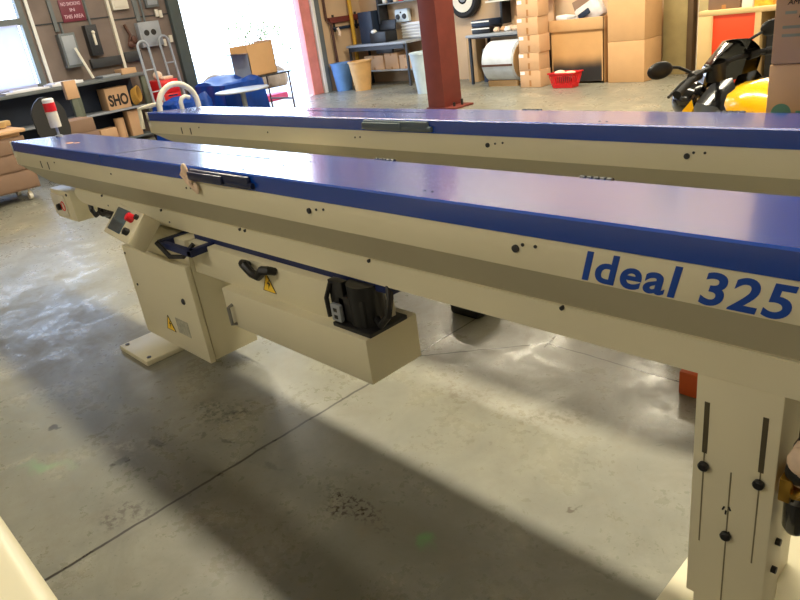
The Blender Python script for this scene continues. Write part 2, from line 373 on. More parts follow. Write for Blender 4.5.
def feeder(y0,label,first):
    T=thing('bar_feeder',label,'machine',(-2.6,y0+.22,0),'long blue and beige machines')
    Y=lambda d:y0+d
    # lid
    b=MB(); b.prism([(Y(-.004),1.038),(Y(-.004),1.095),(Y(.003),1.1),(Y(.438),1.0585),(Y(.446),1.052),(Y(.446),1.0)],'x',XE+.035,XR)
    lid=b.build('lid',blue,T)
    b=MB(); # seams, rivets on lid
    zt=lambda d:1.1-.0959*d+.0006
    def onlid(x,d,r): b.cyl((x,Y(d),zt(d)-.003),(x,Y(d),zt(d)+.0015),r,n=10)
    for x,d in ((-2.31,.05),(-2.28,.05),(-2.255,.18),(-2.225,.18),(-2.20,.29),(-2.17,.29),(-1.36,.07),(-1.33,.07)): onlid(x,d,.0045)
    b.build('rivet',dark,lid.name)
    if first: MB().sph((-4.41,Y(.13),zt(.13)),.03,(1.6,1,.03),n=14).sph((-4.36,Y(.16),zt(.16)),.02,(1.8,1,.03),n=12).build('rust_spot',mat('rust_spot',(170,120,90),.7,var=.5,scale=40),lid.name)
    b=MB(); 
    for (xa,da,xb,db) in ((-3.47,.03,-3.47,.27),(-3.47,.27,-2.45,.27)):
        b.tube([(xa,Y(da),zt(da)),(xb,Y(db),zt(db))],.0022,6)
    b.build('panel_seam',dark,lid.name)
    b=MB().box(XE,XE+.036,Y(-.004),Y(.446),.99,1.055,.004); b.prism([(Y(-.004),1.03),(Y(-.004),1.098),(Y(.446),1.056),(Y(.446),1.03)],'x',XE,XE+.034)
    b.build('end_cap',offw,T)
    # body: beige upper band
    b=MB(); b.box(XE-.005,XR,Y(.0),Y(.44),.945,1.0375,.003); body=b.build('upper_body',beige,T)
    # slanted trough
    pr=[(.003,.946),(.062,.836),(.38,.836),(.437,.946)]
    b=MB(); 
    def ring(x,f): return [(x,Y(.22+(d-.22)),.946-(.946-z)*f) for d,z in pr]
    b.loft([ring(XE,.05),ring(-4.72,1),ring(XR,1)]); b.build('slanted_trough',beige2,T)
    # lower rail with rounded left end
    zb,zt2=.752,.8355
    b=MB(); pts=[(XR,zb),(XR,zt2),(-4.30,zt2)]
    for k in range(7): 
        a=PI/2*k/6; pts.append((-4.30-.0*k-.05*math.sin(a)*0-.03*math.sin(a),zt2-(zt2-zb-.03)*k/6*.5))
    for k in range(8):
        a=PI/2*k/7; pts.append((-4.33+.16*(1-math.cos(a)),zt2-.03-(zt2-.03-zb)*math.sin(a)))
    b.prism(pts,'y',Y(.05),Y(.39)); rail=b.build('lower_rail',beige,T)
    b=MB().box(-4.3,XR,Y(.0515),Y(.10),.8357,.8385); b.build('rail_ledge',beige,T)
    # screws and slots
    b=MB()
    def dot(x,z,d=0,r=.0045,dy=.003): b.cyl((x,Y(d)-dy,z),(x,Y(d)+.004,z),r,n=12)
    for x,z in ((-5.10,1.006),(-4.35,1.006),(-3.52,1.0),(-2.72,.999),(-2.68,1.002),(-1.81,1.006),(-1.77,1.011),(-.968,1.012),(-.93,1.013)): dot(x,z)
    for x,z in ((-1.85,.998),(-.99,.999)): dot(x,z,r=.010,dy=.006)
    for x,z in ((-3.84,.782),(-3.10,.78)): dot(x,z,.05)
    for x in (-3.888,-3.156,-2.44,-2.40,-1.637,-.893): dot(x,.834,.05,.006,.006)
    b.build('screw',dark,T)
    b=MB()
    for x in (-4.61,-4.48): b.box(x-.006,x+.006,Y(0)-.0015,Y(0)+.002,.955,1.0)
    b.build('slot',dark,T)
    # latch on lid front
    b=MB().box(-2.62,-2.18,Y(-.022),Y(-.003),1.045,1.092,.006); b.box(-2.62,-2.35,Y(-.034),Y(-.02),1.05,1.085,.008); b.cyl((-2.33,Y(-.014),1.062),(-2.16,Y(-.012),1.058),.012)
    la=b.build('lid_latch',mat('latch_dark_blue',(34,42,72),.35) if first else mat('latch_grey_blue',(80,92,100),.4),T)
    if first:
        b=MB(); b.sph((-2.655,Y(-.02),1.085),.02,(1,.6,1.5)); b.sph((-2.64,Y(-.022),1.045),.022,(1.3,.5,1)); b.sph((-2.60,Y(-.016),1.012),.018,(1,.4,1.4)); b.tube([(-2.66,Y(-.012),1.10),(-2.67,Y(-.03),1.07),(-2.62,Y(-.028),1.03),(-2.6,Y(-.012),.995)],.009,8)
        b.build('tape_remnant',cloth,la.name)['label']='frayed brown and white tape on the latch'
    # rear hinges
    b=MB()
    for x in (-1.99,-1.08):
        for k in range(5): b.cyl((x+k*.022,Y(.452),1.05),(x+k*.022+.016,Y(.452),1.05),.012,n=10)
    b.build('hinge',dark,T)
    # support posts with floor plates
    b=MB().box(-3.715,-3.362,y0-.173,y0+.613,0,.03,.004); fp=b.build('floor_plate',beige,T)
    b=MB()
    for x in (-3.68,-3.40):
        for y in (y0-.14,y0+.58): b.cyl((x,y,.03),(x,y,.034),.012,n=12)
    b.build('bolt_hole',dark,fp.name)
    MB().box(-3.62,-3.45,Y(.1),Y(.36),.03,.752,.006).build('support_post',beige,T)
    # near leg: sleeve with slots
    b=MB().box(-.61,-.27,y0-.173,y0+.613,0,.03,.004); b.build('floor_plate',beige,T)
    MB().box(-.53,-.375,Y(.066),Y(.17),.03,.3,.004).build('inner_post',beige,T)
    MB().box(-.545,-.361,Y(.054),Y(.165),.085,.752,.004).build('leg_sleeve',beige,T)
    MB().box(-.505,-.39,Y(.18),Y(.36),.03,.752,.004).build('rear_post',beige,T)
    b=MB(); f=Y(.054)
    K=lambda z: 1.6-(1.6-z)*1.0325
    for x,z0,z1 in ((-.518,.573,.71),(-.393,.573,.715)): b.box(x-.0058,x+.0058,f-.0012,f+.002,K(z0),K(z1))
    b.build('slot',mat('slot_shadow_metal',(82,74,54),.6),T)
    b=MB()
    for x,z0,z1 in ((-.518,.311,.573),(-.393,.312,.573),(-.455,.14,.545)): b.box(x-.0016,x+.0016,f-.001,f+.002,K(z0),K(z1))
    b.build('groove',mat('groove_metal',(120,112,84),.6),T)
    for x,z in ((-.516,.540),(-.454,.365),(-.393,.545)):
        MB().lathe([(.0,-.016),(.009,-.016),(.0125,-.012),(.0125,-.004),(.008,0),(.004,.003)],(x,f,K(z)),'y',16).build('clamp_screw',black,T)
    b=MB()
    for y,z in ((Y(.11),.315),(Y(.10),.235)): b.cyl((-.362,y,z),(-.350,y,z),.009,n=12)
    b.build('side_bolt',black,T)
    b=MB()
    for dx,z in ((.002,.405),(-.012,.40),(.0,.325),(.006,.33),(-.064,.50),(-.006,.39)): b.box(-.454+dx-.002,-.454+dx+.002,f-.0012,f+.001,z-.006,z+.006,rot=Ry(random.uniform(-30,30)))
    b.build('paint_chip',dark,T)
    # cabinet
    C=MB().box(-3.575,-2.880,Y(-.005),Y(.245),.105,.735,.006); cab=C.build('cabinet',beige,T)
    door=MB().box(-3.585,-2.875,Y(-.038),Y(-.008),.10,.615,.005).build('cabinet_door',beige,T)
    b=MB().lathe([(0,-.008),(.012,-.008),(.016,-.004),(.016,0)],(-2.99,Y(-.038),.415),'y',16); b.build('door_lock',dark,door.name)
    b=MB()
    for x,z in ((-3.56,.575),(-3.52,.40)): b.cyl((x,Y(-.042),z),(x,Y(-.03),z),.007,n=10)
    b.build('screw',dark,door.name)
    def warn(cx,cz,s,y,par):
        pb=MB(); pb.prism([(cx-s,cz-s*.8),(cx+s,cz-s*.8),(cx,cz+s)],'y',y-.0012,y); pb.build('warning_label',warny,par)
        q=MB(); q.prism([(cx+.25*s,cz+.45*s),(cx-.22*s,cz-.05*s),(cx+.02*s,cz-.05*s),(cx-.12*s,cz-.55*s),(cx+.32*s,cz+.08*s),(cx+.08*s,cz+.08*s)],'y',y-.002,y-.0011)
        t=[V(cx-s,y-.0016,cz-s*.8),V(cx+s,y-.0016,cz-s*.8),V(cx,y-.0016,cz+s)]
        q.tube(t,.0016,4,closed=True); q.build('lightning_symbol',ink,par)
    warn(-3.235,.235,.048,Y(-.0385),door.name)
    MB().box(-3.15,-3.02,Y(-.0395),Y(-.038),.205,.290).build('data_label',mat('grey_label',(170,168,150),.6,var=.3,scale=60),door.name)
    # recessed blue stripe and panel
    MB().box(-2.88,-1.55,Y(.052),Y(.3),.725,.752).build('blue_stripe',navy,T)
    pan=MB().box(-2.875,-1.825,Y(.012),Y(.25),.575,.728,.004).build('side_panel',beige,T)
    b=MB(); b.tube([(-2.36,Y(.008),.705),(-2.355,Y(-.022),.722),(-2.325,Y(-.03),.722),(-2.285,Y(-.03),.695),(-2.24,Y(-.03),.69),(-2.20,Y(-.03),.722),(-2.175,Y(-.022),.725),(-2.17,Y(.008),.71)],[.016,.018,.02,.018,.018,.02,.018,.016],10)
    b.build('panel_handle',black,T)
    warn(-2.245,.643,.045,Y(.011),pan.name)
    bel=MB().box(-2.56,-1.617,Y(-.038),Y(.21),.402,.578,.004).build('drive_housing',beige,T)
    b=MB(); b.tube([(-2.50,Y(-.038),.51),(-2.50,Y(-.06),.505),(-2.50,Y(-.06),.425),(-2.50,Y(-.038),.42)],.008,8); b.build('housing_handle',steel,T)
    # motor on the housing end
    b=MB(); b.box(-1.810,-1.610,Y(-.02),Y(.16),.578,.594,.003); b.box(-1.790,-1.650,Y(.0),Y(.14),.594,.70,.012); b.cyl((-1.695,Y(.06),.59),(-1.695,Y(.06),.745),.066,n=20); b.box(-1.825,-1.750,Y(.0),Y(.03),.6,.75,.003)
    mo=b.build('drive_motor',black,T)
    b=MB().box(-1.812,-1.760,Y(-.018),Y(0),.60,.665,.003); b.build('junction_plate',lgrey,mo.name)
    b=MB(); 
    for z in (.618,.645): b.box(-1.795,-1.777,Y(-.0195),Y(-.0175),z-.007,z+.007)
    b.build('socket',black,mo.name)
    b=MB(); b.tube([(-1.650,Y(.05),.62),(-1.590,Y(.02),.62),(-1.550,Y(.02),.66),(-1.550,Y(.04),.72),(-1.570,Y(.06),.75)],.013,8); b.tube([(-1.810,Y(.0),.74),(-1.835,Y(-.01),.68),(-1.825,Y(-.015),.61)],.009,8)
    b.build('cable',black,mo.name)
    MB().box(-1.66,-1.645,Y(.10),Y(.14),.578,.752,.003).build('bracket',beige,T)
    # small isolator box under the far end
    ib=MB().box(-4.84,-4.49,Y(.062),Y(.26),.595,.79,.006).build('isolator_box',beige,T)
    b=MB().box(-4.83,-4.60,Y(.050),Y(.0625),.62,.76,.004); b.build('switch_plate',offw,ib.name)
    b=MB(); b.lathe([(0,-.02),(.02,-.02),(.024,0)],(-4.70,Y(.05),.68),'y',12); b.build('rotary_switch',black,ib.name)
    b=MB(); b.tube([(-4.635+.03*math.cos(t*PI/6),Y(.049),.69+.03*math.sin(t*PI/6)) for t in range(12)],.004,6,closed=True); b.build('red_mark',redp,ib.name)
    b=MB(); b.cyl((-4.54,Y(.056),.77),(-4.54,Y(.063),.77),.009,n=10); b.build('screw',dark,ib.name)
    # hoses beneath the rail
    b=MB()
    for k in range(6):
        x=-4.25+k*.12; b.tube([(x,Y(.09+.02*(k%2)),.755),(x+.03,Y(.08),.70),(x+.10,Y(.07),.68+.02*(k%3)),(x+.18,Y(.09),.72),(x+.2,Y(.1),.755)],.014,8)
    b.sph((-4.05,Y(.13),.70),.06,(1.8,.8,.8)); b.box(-4.1,-3.75,Y(.1),Y(.25),.66,.752,.01)
    b.build('hose_bundle',black,T)
    # console
    M=Rx(-43.5); c=V(-3.147,Y(-.118),.802); 
    q=MB().box(-.185,.185,-.045,.045,-.078,.078,.006,)
    bmesh.ops.rotate(q.bm,verts=q.bm.verts,cent=(0,0,0),matrix=Rz(-6)@M); bmesh.ops.translate(q.bm,verts=q.bm.verts,vec=c)
    con=q.build('control_console',beige,T)
    def onface(name,m,fn):
        q=MB(); fn(q); bmesh.ops.rotate(q.bm,verts=q.bm.verts,cent=(0,0,0),matrix=Rz(-6)@M); bmesh.ops.translate(q.bm,verts=q.bm.verts,vec=c); return q.build(name,m,con.name)
    onface('display',screenm,lambda q:q.box(-.15,.03,-.0485,-.044,-.055,.062,.002))
    onface('keypad',mat('keypad_grey',(70,76,80),.5,var=.5,scale=90),lambda q:q.box(-.145,.02,-.0495,-.048,-.05,-.005))
    onface('emergency_stop',redc,lambda q:q.cyl((.095,-.045,.035),(.095,-.078,.035),.021,n=16,bev=.004))
    onface('selector_knob',black,lambda q:(q.cyl((.12,-.045,-.03),(.12,-.07,-.03),.017,n=14,bev=.003),q.cyl((.14,-.045,.05),(.14,-.06,.05),.012,n=12)))
    b=MB(); b.tube([(-2.98,Y(-.09),.74),(-2.9,Y(-.08),.68),(-2.83,Y(-.05),.68),(-2.80,Y(.0),.73)],.011,10); b.build('console_cable',black,T)
    b=MB(); b.box(-3.02,-2.70,Y(-.07),Y(-.045),.705,.735); b.box(-2.74,-2.70,Y(-.07),Y(.1),.705,.735,.003); b.box(-3.02,-2.98,Y(-.07),Y(.1),.70,.74,.003); b.build('console_arm',navy,T)
    return T
F1=feeder(1.288,'nearest long beige machine with blue lid and large blue "Ideal 325" lettering',True)
addtext('lettering','Ideal 325',-.803,-.345,1.2875,.950,1.026,blueink,F1,shear=.22,off=.022,sp=1.09)
F2=feeder(2.26,'second long blue lidded beige machine standing behind the lettered one',False)
# third machine edge at the photographer's side
T=thing('machine_cover','beige machine housing with rounded edge at the lower left corner','machine',(-1.5,-.3,0))
b=MB(); n=8; prof=[(-.6,.60),(-.6,.955)]
for k in range(n+1):
    a=PI/2*k/n; prof.append((.078-.028+.028*math.sin(a),.955-.028+.028*math.cos(a)))
prof.append((.078,.60)); b.prism(prof,'x',-2.6,-.62); b.build('cover_panel',beige,T)
b=MB().box(-2.58,-.64,-.55,.066,0,.6); b.build('base',dark,T)
b=MB().box(-2.4,-.7,-.04,-.037,.9555,.957).box(-2.4,-.7,-.05,-.047,.9555,.957); b.build('groove',mat('groove_dark',(120,104,60),.6),T)
# black rubber strip along the cover
MB().box(-2.58,-.63,.0781,.083,.84,.87,.002).build('edge_seal',rubber,T)
# regulator on the near leg
T=thing('air_regulator','brass and black air filter regulator mounted beside the near leg','regulator',(-.33,1.36,.45))
MB().box(-.349,-.325,1.32,1.42,.50,.56,.003).build('bracket',brass,T)
b=MB(); b.lathe([(0,-.10),(.018,-.10),(.026,-.085),(.028,-.01),(.022,0),(.012,.02)],(-.318,1.36,.50),'z',20); b.build('filter_bowl',blackg,T)
b=MB(); b.lathe([(.0,0),(.022,0),(.022,.03),(.014,.05),(.014,.09),(0,.09)],(-.318,1.36,.60),'z',16); b.sph((-.318,1.35,.57),.03,(1,1,1)); b.build('knob',black,T)
b=MB(); b.lathe([(0,-.012),(.007,-.012),(.011,0)],(-.318,1.33,.525),'y',12); b.cyl((-.318,1.36,.50),(-.318,1.36,.56),.021,n=16); b.build('fitting',brass,T)
MB().tube([(-.33,1.38,.69),(-.28,1.42,.73),(-.27,1.46,.75)],.008,8).build('hose',black,T)
b=MB()
for k in range(11): b.sph((-.302+random.uniform(-.014,.012),1.345+random.uniform(-.02,.02),.565+k*.0065+random.uniform(-.01,.01)),random.uniform(.02,.03),(1,.8,1.2),n=10)
tag(b.build('rag',cloth),'crumpled dirty white rag tucked over the air regulator','rag')
# signal light on far end of first machine
T=thing('signal_light','white and red signal light standing at the far end of the nearest machine','signal light',(-4.98,1.56,1.08))
b=MB().cyl((-4.98,1.56,1.0755),(-4.98,1.56,1.15),.009,n=12).cyl((-4.98,1.56,1.0765),(-4.98,1.56,1.088),.022); b.build('stem',lgrey,T)
b=MB(); b.lathe([(0,0),(.034,0),(.036,.01),(.036,.10),(.032,.105)],(-4.98,1.56,1.14),'z',20); b.build('housing',offw,T)
b=MB(); b.lathe([(.038,0),(.038,.055)],(-4.98,1.56,1.245),'z',20); b.build('red_lens',redc,T)
b=MB(); b.lathe([(.036,0),(.037,.02),(.03,.028),(0,.03)],(-4.98,1.56,1.30),'z',20); b.build('cap',white,T)
# pvc loop on far end of second machine
b=MB(); cx=-5.02
pts=[(cx,2.33,1.096)]+[(cx,2.49-.16*math.cos(PI*k/14),1.10+.165*math.sin(PI*k/14)) for k in range(15)]+[(cx,2.65,1.066)]
T=thing('pipe_loop','pale plastic pipe loop arching over the far end of the second machine','pipe',(cx,2.49,1.06))
b.tube(pts,.021,12).build('loop_pipe',pvc,T)
b=MB(); b.tube([(cx+.02,2.50,1.079),(cx+.02,2.50,1.13),(cx+.02,2.515,1.155),(cx+.02,2.545,1.165),(cx+.02,2.58,1.15)],.017,12); b.build('elbow',pvc,T)
b=MB(); b.tube([(cx,2.36,1.15),(-5.10,2.30,1.14),(-5.17,2.24,1.13),(-5.17,2.23,.98)],.016,10); b.build('drain_pipe',pvc,T)
# things on floor below
tag(MB().box(-2.36,-2.16,2.44,2.66,0,.16,.02).build('plastic_tub',black),'small black tub on the floor beneath the second machine','tub')
tag(MB().box(-1.02,-.94,2.33,2.42,0,.11,.01).build('orange_block',mat('orange_jack',(206,92,40),.6)),'small orange block on the floor left of the near slotted leg','block')
# ------------------------------------------------------------------ steel column
T=thing('steel_column','dark red painted steel column rising from the floor behind the second machine','column',(-7.47,8.14,0))
MB().box(-7.65,-7.30,7.95,8.36,0,H,.006).build('shaft',rust,T)
MB().box(-7.68,-7.08,7.93,8.38,0,.03,.004).build('base_plate',rust,T)
b=MB(); b.cyl((-7.16,8.2,.03),(-7.16,8.2,.12),.02,n=8).cyl((-7.2,8.06,.03),(-7.2,8.06,.09),.02,n=8); b.build('anchor_bolt',black,T)
# ------------------------------------------------------------------ left wall things
T=thing('workbench','grey topped workbench with open dark shelf along the left wall under the window','workbench',(-12.1,3.1,0))
MB().box(-12.39,-11.8,.8,5.40,1.045,1.10,.006).build('bench_top',greym,T)
for y0,y1 in ((.8,.88),(4.13,4.22),(5.30,5.39)): MB().box(-11.9,-11.82,y0,y1,0,1.045,.004).build('leg',oliveg,T)
MB().box(-12.38,-12.36,.85,5.35,0,1.04).build('back_board',darkblue,T)
MB().box(-12.36,-11.82,.88,5.3,.545,.575,.003).build('shelf',lgrey,T)
MB().box(-12.36,-11.84,.88,5.3,.06,.09,.003).build('lower_shelf',greym,T)
def carton(name,x0,x1,y0,y1,z0,z1,label,m=cardb,group=None,tp=True,cat='box',flat=False):
    o=thing(name,label,cat,((x0+x1)/2,(y0+y1)/2,z0),group)
    MB().box(x0,x1,y0,y1,z0,z1,.006).build('carton',m,o)
    if tp:
        my=(y0+y1)/2; mx=(x0+x1)/2
        MB().box(mx-.025,mx+.025,y0-.0012,y1+.0012,z1-.06,z1+.0012).box(mx-.025,mx+.025,y0-.0012,y0,z0,z0+.05).build('tape',tape,o)
    return o
T=carton('cardboard_box',-12.25,-11.93,4.66,5.06,.576,.93,'pale carton lettered in black standing on the shelf under the workbench',cardb2,tp=False)
addtext('lettering','SHO',4.69,5.03,-11.928,.63,.82,ink,T,off=.04,axis='x')
b=MB()
for k in range(5): b.tube([(-11.93+.03*k,5.14+.01*k+.045*math.cos(t*PI/6),.72+.13*math.sin(t*PI/6)+.012*k) for t in range(12)],.011,6,closed=True)
tag(b.build('cable_coil',mat('tan_cable',(196,152,70),.6)),'coil of tan yellow cable beside the lettered carton under the workbench','cable')
carton('cardboard_box',-12.1,-11.86,4.38,4.66,.091,.31,'small pale carton on the lower shelf under the workbench',cardb2)
tag(MB().cyl((-12.0,4.79,.091),(-12.0,4.79,.43),.085,n=24,bev=.004).build('paper_roll',cardb2),'pale upright roll on lower bench shelf beside the small carton','roll')
tag(MB().box(-12.1,-11.9,4.93,5.12,.091,.52,.005).build('file_box',cardb2),'tall narrow pale box at right end of the lower bench shelf','box')
tag(MB().box(-12.25,-11.85,3.85,4.35,1.10,1.14,.004).box(-12.2,-11.9,3.9,4.25,1.14,1.155,rot=Rz(8)).build('paper_stack',paper),'stack of white papers on the workbench beneath the dark red sign','papers')
tag(MB().box(-12.28,-11.83,3.15,3.80,1.10,1.125,.003).box(-12.2,-11.9,3.3,3.7,1.125,1.14,rot=Rz(-6)).build('drawing_sheet',paper),'large white printed sheets at window end of the workbench','papers')
tag(MB().box(-12.3,-11.9,2.6,3.1,1.10,1.22,.02).build('folded_bag',cardb3),'brown folded bag on the workbench below the window','bag')
tag(MB().tube([(-12.0,4.58,1.125),(-12.16,4.49,1.62)],.022,6).build('wooden_stick',offw),'pale wooden stick leaning up from the workbench against the wall','stick')
tag(MB().box(-12.3,-12.0,5.08,5.34,1.10,1.19,.004).build('small_carton',cardb2),'low pale box on bench end beside the white wall conduit','box')
tag(MB().box(-12.3,-11.95,4.72,5.04,1.10,1.135,.01).build('metal_tray',lgrey),'flat grey tray on the workbench under the switch boxes','tray')
T=thing('fire_sign','dark red wall sign with three rows of pale lettering','sign',(-12.39,4.7,2.03))
MB().box(-12.4,-12.375,4.52,4.90,2.02,2.36,.003).build('plate',signr,T)
addtext('lettering','NO SMOKING',4.55,4.87,-12.374,2.265,2.32,signt,T,axis='x',off=.02); addtext('lettering','IN',4.67,4.75,-12.374,2.175,2.225,signt,T,axis='x',off=.02); addtext('lettering','THIS AREA',4.55,4.87,-12.374,2.07,2.13,signt,T,axis='x',off=.02)
def ebox(y0,y1,z0,z1,label,d=.16,m=greym,extra=None):
    T=thing('electrical_box',label,'electrical box',(-12.32,(y0+y1)/2,z0))
    MB().box(-12.4,-12.4+d,y0,y1,z0,z1,.006).build('enclosure',m,T)
    MB().box(-12.4+d,-12.4+d+.012,y0+.03,y1-.03,z0+.04,z1-.04,.004).build('cover',lgrey if m is greym else m,T)
    if extra: extra(T,-12.4+d+.012)
    return T
ebox(4.32,4.58,1.33,1.86,'grey wall mounted breaker box closest to the window')
def lev(T,x): MB().box(x,x+.04,4.85,4.89,1.62,1.80,.005).build('lever',offw,T); MB().sph((x+.03,4.87,1.82),.03).build('knob',offw,T)
ebox(4.78,4.97,1.46,1.94,'narrow switch box with a white lever right of breaker box',.16,dark,lev)
def holes(T,x):
    for y in (5.82,5.95): MB().cyl((x-.002,y,1.70),(x+.004,y,1.70),.05,n=16).build('socket_hole',black,T)
ebox(5.70,6.1,1.47,1.88,'wide grey outlet box with two dark holes near the doorway',.14,lgrey,holes)
ebox(5.38,5.66,2.12,2.45,'pale flat box high on the wall right of the conduit',.08,offw)
ebox(5.98,6.22,2.1,2.4,'dull flat grey box high on the wall beside the doorway jamb',.08,greym)
tag(MB().box(-12.4,-12.31,4.74,5.28,1.26,1.41,.005).build('cable_trunking',dark),'dark horizontal trunking on the wall left of the white conduit','trunking')
tag(MB().box(-12.4,-12.31,5.35,5.66,1.27,1.44,.005).build('cable_trunking',dark),'short dark trunking on the wall right of the white conduit','trunking')
for i,(ya,z1,z0,lb) in enumerate(((4.45,2.02,1.86,'thin grey conduit feeding down into the breaker box by the window'),(4.935,3.5,1.94,'thin grey conduit above the lever switch box'),(5.9,3.5,1.88,'thin grey conduit above the two holed outlet box'))):
    tag(MB().cyl((-12.37,ya,z0),(-12.37,ya,z1),.02,n=10).build('conduit',greym),lb,'conduit')
b=MB(); b.tube([(-12.35,5.5,1.88),(-12.33,5.55,1.7),(-12.33,5.5,1.6),(-12.33,5.6,1.5)],.025,8); b.sph((-12.33,5.52,1.55),.06,(.5,1,1)); b.sph((-12.33,5.6,1.62),.05,(.5,1,1.4))
tag(b.build('hanging_tool',brownw),'rusty tools hanging on the wall between conduit and outlet box','tool')
b=MB()
for y,z in ((6.15,2.0),(6.22,1.98),(6.3,1.55),(6.16,1.5)): b.box(-12.38,-12.34,y-.03,y+.03,z-.06,z+.06,.004)
tag(b.build('wall_tag',offw),'small pale tags pinned on the wall by the doorway jamb','tag')
# hand trucks
def truck(y0,x0,label,tilt,ztop):
    T=thing('hand_truck',label,'hand truck',(x0,y0,0))
    w=.09
    b=MB(); pts=[(x0,y0-w,0.1),(x0-tilt,y0-w,ztop-.1)]+[(x0-tilt,y0-w*math.cos(PI*k/8),ztop-.1+.1*math.sin(PI*k/8)) for k in range(1,8)]+[(x0-tilt,y0+w,ztop-.1),(x0,y0+w,.1)]
    b.tube(pts,.02,10); b.build('handle_frame',lgrey,T)
    b=MB()
    for f in (.25,.5,.75): b.cyl((x0-tilt*f,y0-w,.1+(ztop-.2)*f),(x0-tilt*f,y0+w,.1+(ztop-.2)*f),.012,n=8)
    b.build('cross_bar',lgrey,T)
    MB().box(x0-.02,x0+.25,y0-.2,y0+.2,.03,.045,.003).build('toe_plate',lgrey,T)
    for s in (-1,1): MB().lathe([(.02,-.02),(.09,-.025),(.1,-.015),(.1,.015),(.09,.025),(.02,.02)],(x0-.06,y0+s*.17,.1),'y',18).build('wheel',rubber,T)
truck(5.22,-11.15,'grey tubular hand truck standing at the end of the workbench',.1,1.58)
truck(6.05,-12.0,'grey tubular hand truck leaning beside the doorway jamb',.15,1.62)
T=thing('tool_chest','low red metal tool chest between workbench and doorway','tool chest',(-11.8,5.75,0))
MB().box(-12.1,-11.5,5.46,5.80,.08,.92,.01).build('chest_body',redp,T)
for x in (-12.05,-11.55):
    for y in (5.5,5.76): MB().cyl((x,y-.015,.04),(x,y+.015,.04),.04,n=12).cyl((x,y,.04),(x,y,.08),.02,n=8).build('caster',black,T)
for k in range(4): MB().box(-11.5,-11.485,5.5,5.77,.14+k*.19,.31+k*.19,.004).build('drawer',redp,T)
b=MB(); b.box(-11.485,-11.475,5.55,5.72,.27,.29);b.box(-11.485,-11.475,5.55,5.72,.46,.48);b.box(-11.485,-11.475,5.55,5.72,.65,.67);b.build('handle',chrome,T)
tag(MB().sph((-11.8,5.6,1.0),.08,(1,1,.9)).box(-11.95,-11.6,5.6,5.79,.921,.97,.02).build('rag_bundle',cloth),'pale rags heaped on top of the red tool chest','rags')
# blue covered equipment
def drape(name,x0,x1,y0,y1,zt,label,m,bulge=.05,n=18,seed=3):
    rnd=random.Random(seed); b=MB(); g=[]
    ph=[rnd.uniform(0,6) for _ in range(6)]
    for i in range(n+1):
        row=[]
        for j in range(n+1):
            u,v=i/n,j/n; x=x0+(x1-x0)*u; y=y0+(y1-y0)*v
            e=min(u,1-u,v,1-v)
            z=zt+bulge*(math.sin(5*u+ph[0])+math.sin(7*v+ph[1])+.6*math.sin(11*(u+v)+ph[2]))*.5
            if e<.001: z=.05+.03*math.sin(14*(u-v)+ph[3]); x+=.05*math.sin(17*v+ph[4]) ; y+=.05*math.sin(17*u+ph[5])
            elif e<.08: z=zt*.93
            row.append(b.bm.verts.new((x,y,z)))
        g.append(row)
    fs=[b.bm.faces.new((g[i][j],g[i+1][j],g[i+1][j+1],g[i][j+1])) for i in range(n) for j in range(n)]
    r=bmesh.ops.solidify(b.bm,geom=fs,thickness=.012)
    return tag(b.build(name,m),label,'tarp')
drape('tarpaulin',-11.3,-10.2,5.9,6.75,.80,'bright blue tarpaulin draped over equipment in front of the doorway',bluet,.06)
drape('tarpaulin',-10.6,-9.7,4.75,5.42,.70,'lower dark blue tarpaulin bundle nearest the pipe loop',bluet,.05,seed=9)
T=thing('round_table','small grey round topped table between the blue tarpaulins','table',(-9.9,5.75,0))
MB().lathe([(0,0),(.42,0),(.43,.012),(.42,.025),(0,.025)],(-9.75,5.95,.66),'z',32).build('table_top',lgrey,T)
MB().cyl((-9.75,5.95,.03),(-9.75,5.95,.66),.04).build('pedestal',lgrey,T)
MB().lathe([(0,0),(.25,0),(.25,.02),(0,.03)],(-9.75,5.95,0),'z',24).build('base',lgrey,T)
T=thing('folding_table','thin legged table with dark top standing in front of the doorway','table',(-10.9,7.2,0))
MB().box(-11.4,-10.6,6.85,7.56,.725,.75,.004).build('table_top',dark,T)
for x,y in ((-11.36,6.9),(-10.64,6.9),(-11.36,7.52),(-10.64,7.52)): MB().cyl((x,y,0),(x,y,.725),.016,n=10).build('leg',brownw,T)
MB().box(-11.36,-10.64,6.88,6.90,.25,.28).box(-11.36,-10.64,7.51,7.53,.25,.28).build('stretcher',brownw,T)
# open carton on folding table
T=thing('open_carton','open brown carton tipped on the folding table in front of the bright doorway','box',(-11.0,7.1,.75))
b=MB().box(-11.28,-10.72,7.33,7.345,.752,1.31).box(-11.28,-11.265,6.80,7.34,.752,1.27).box(-11.28,-10.72,6.8,7.34,.751,.765); b.build('carton',cardb,T)
MB().box(-10.735,-10.72,6.8,7.34,.752,1.28).build('side_panel',cardb,T)
MB().box(-11.28,-10.72,6.80,6.815,.752,1.15).build('inner_panel',lgrey,T)
MB().box(-11.25,-10.75,6.60,6.8,1.145,1.155,rot=Rx(-8)).build('flap',cardb3,T)
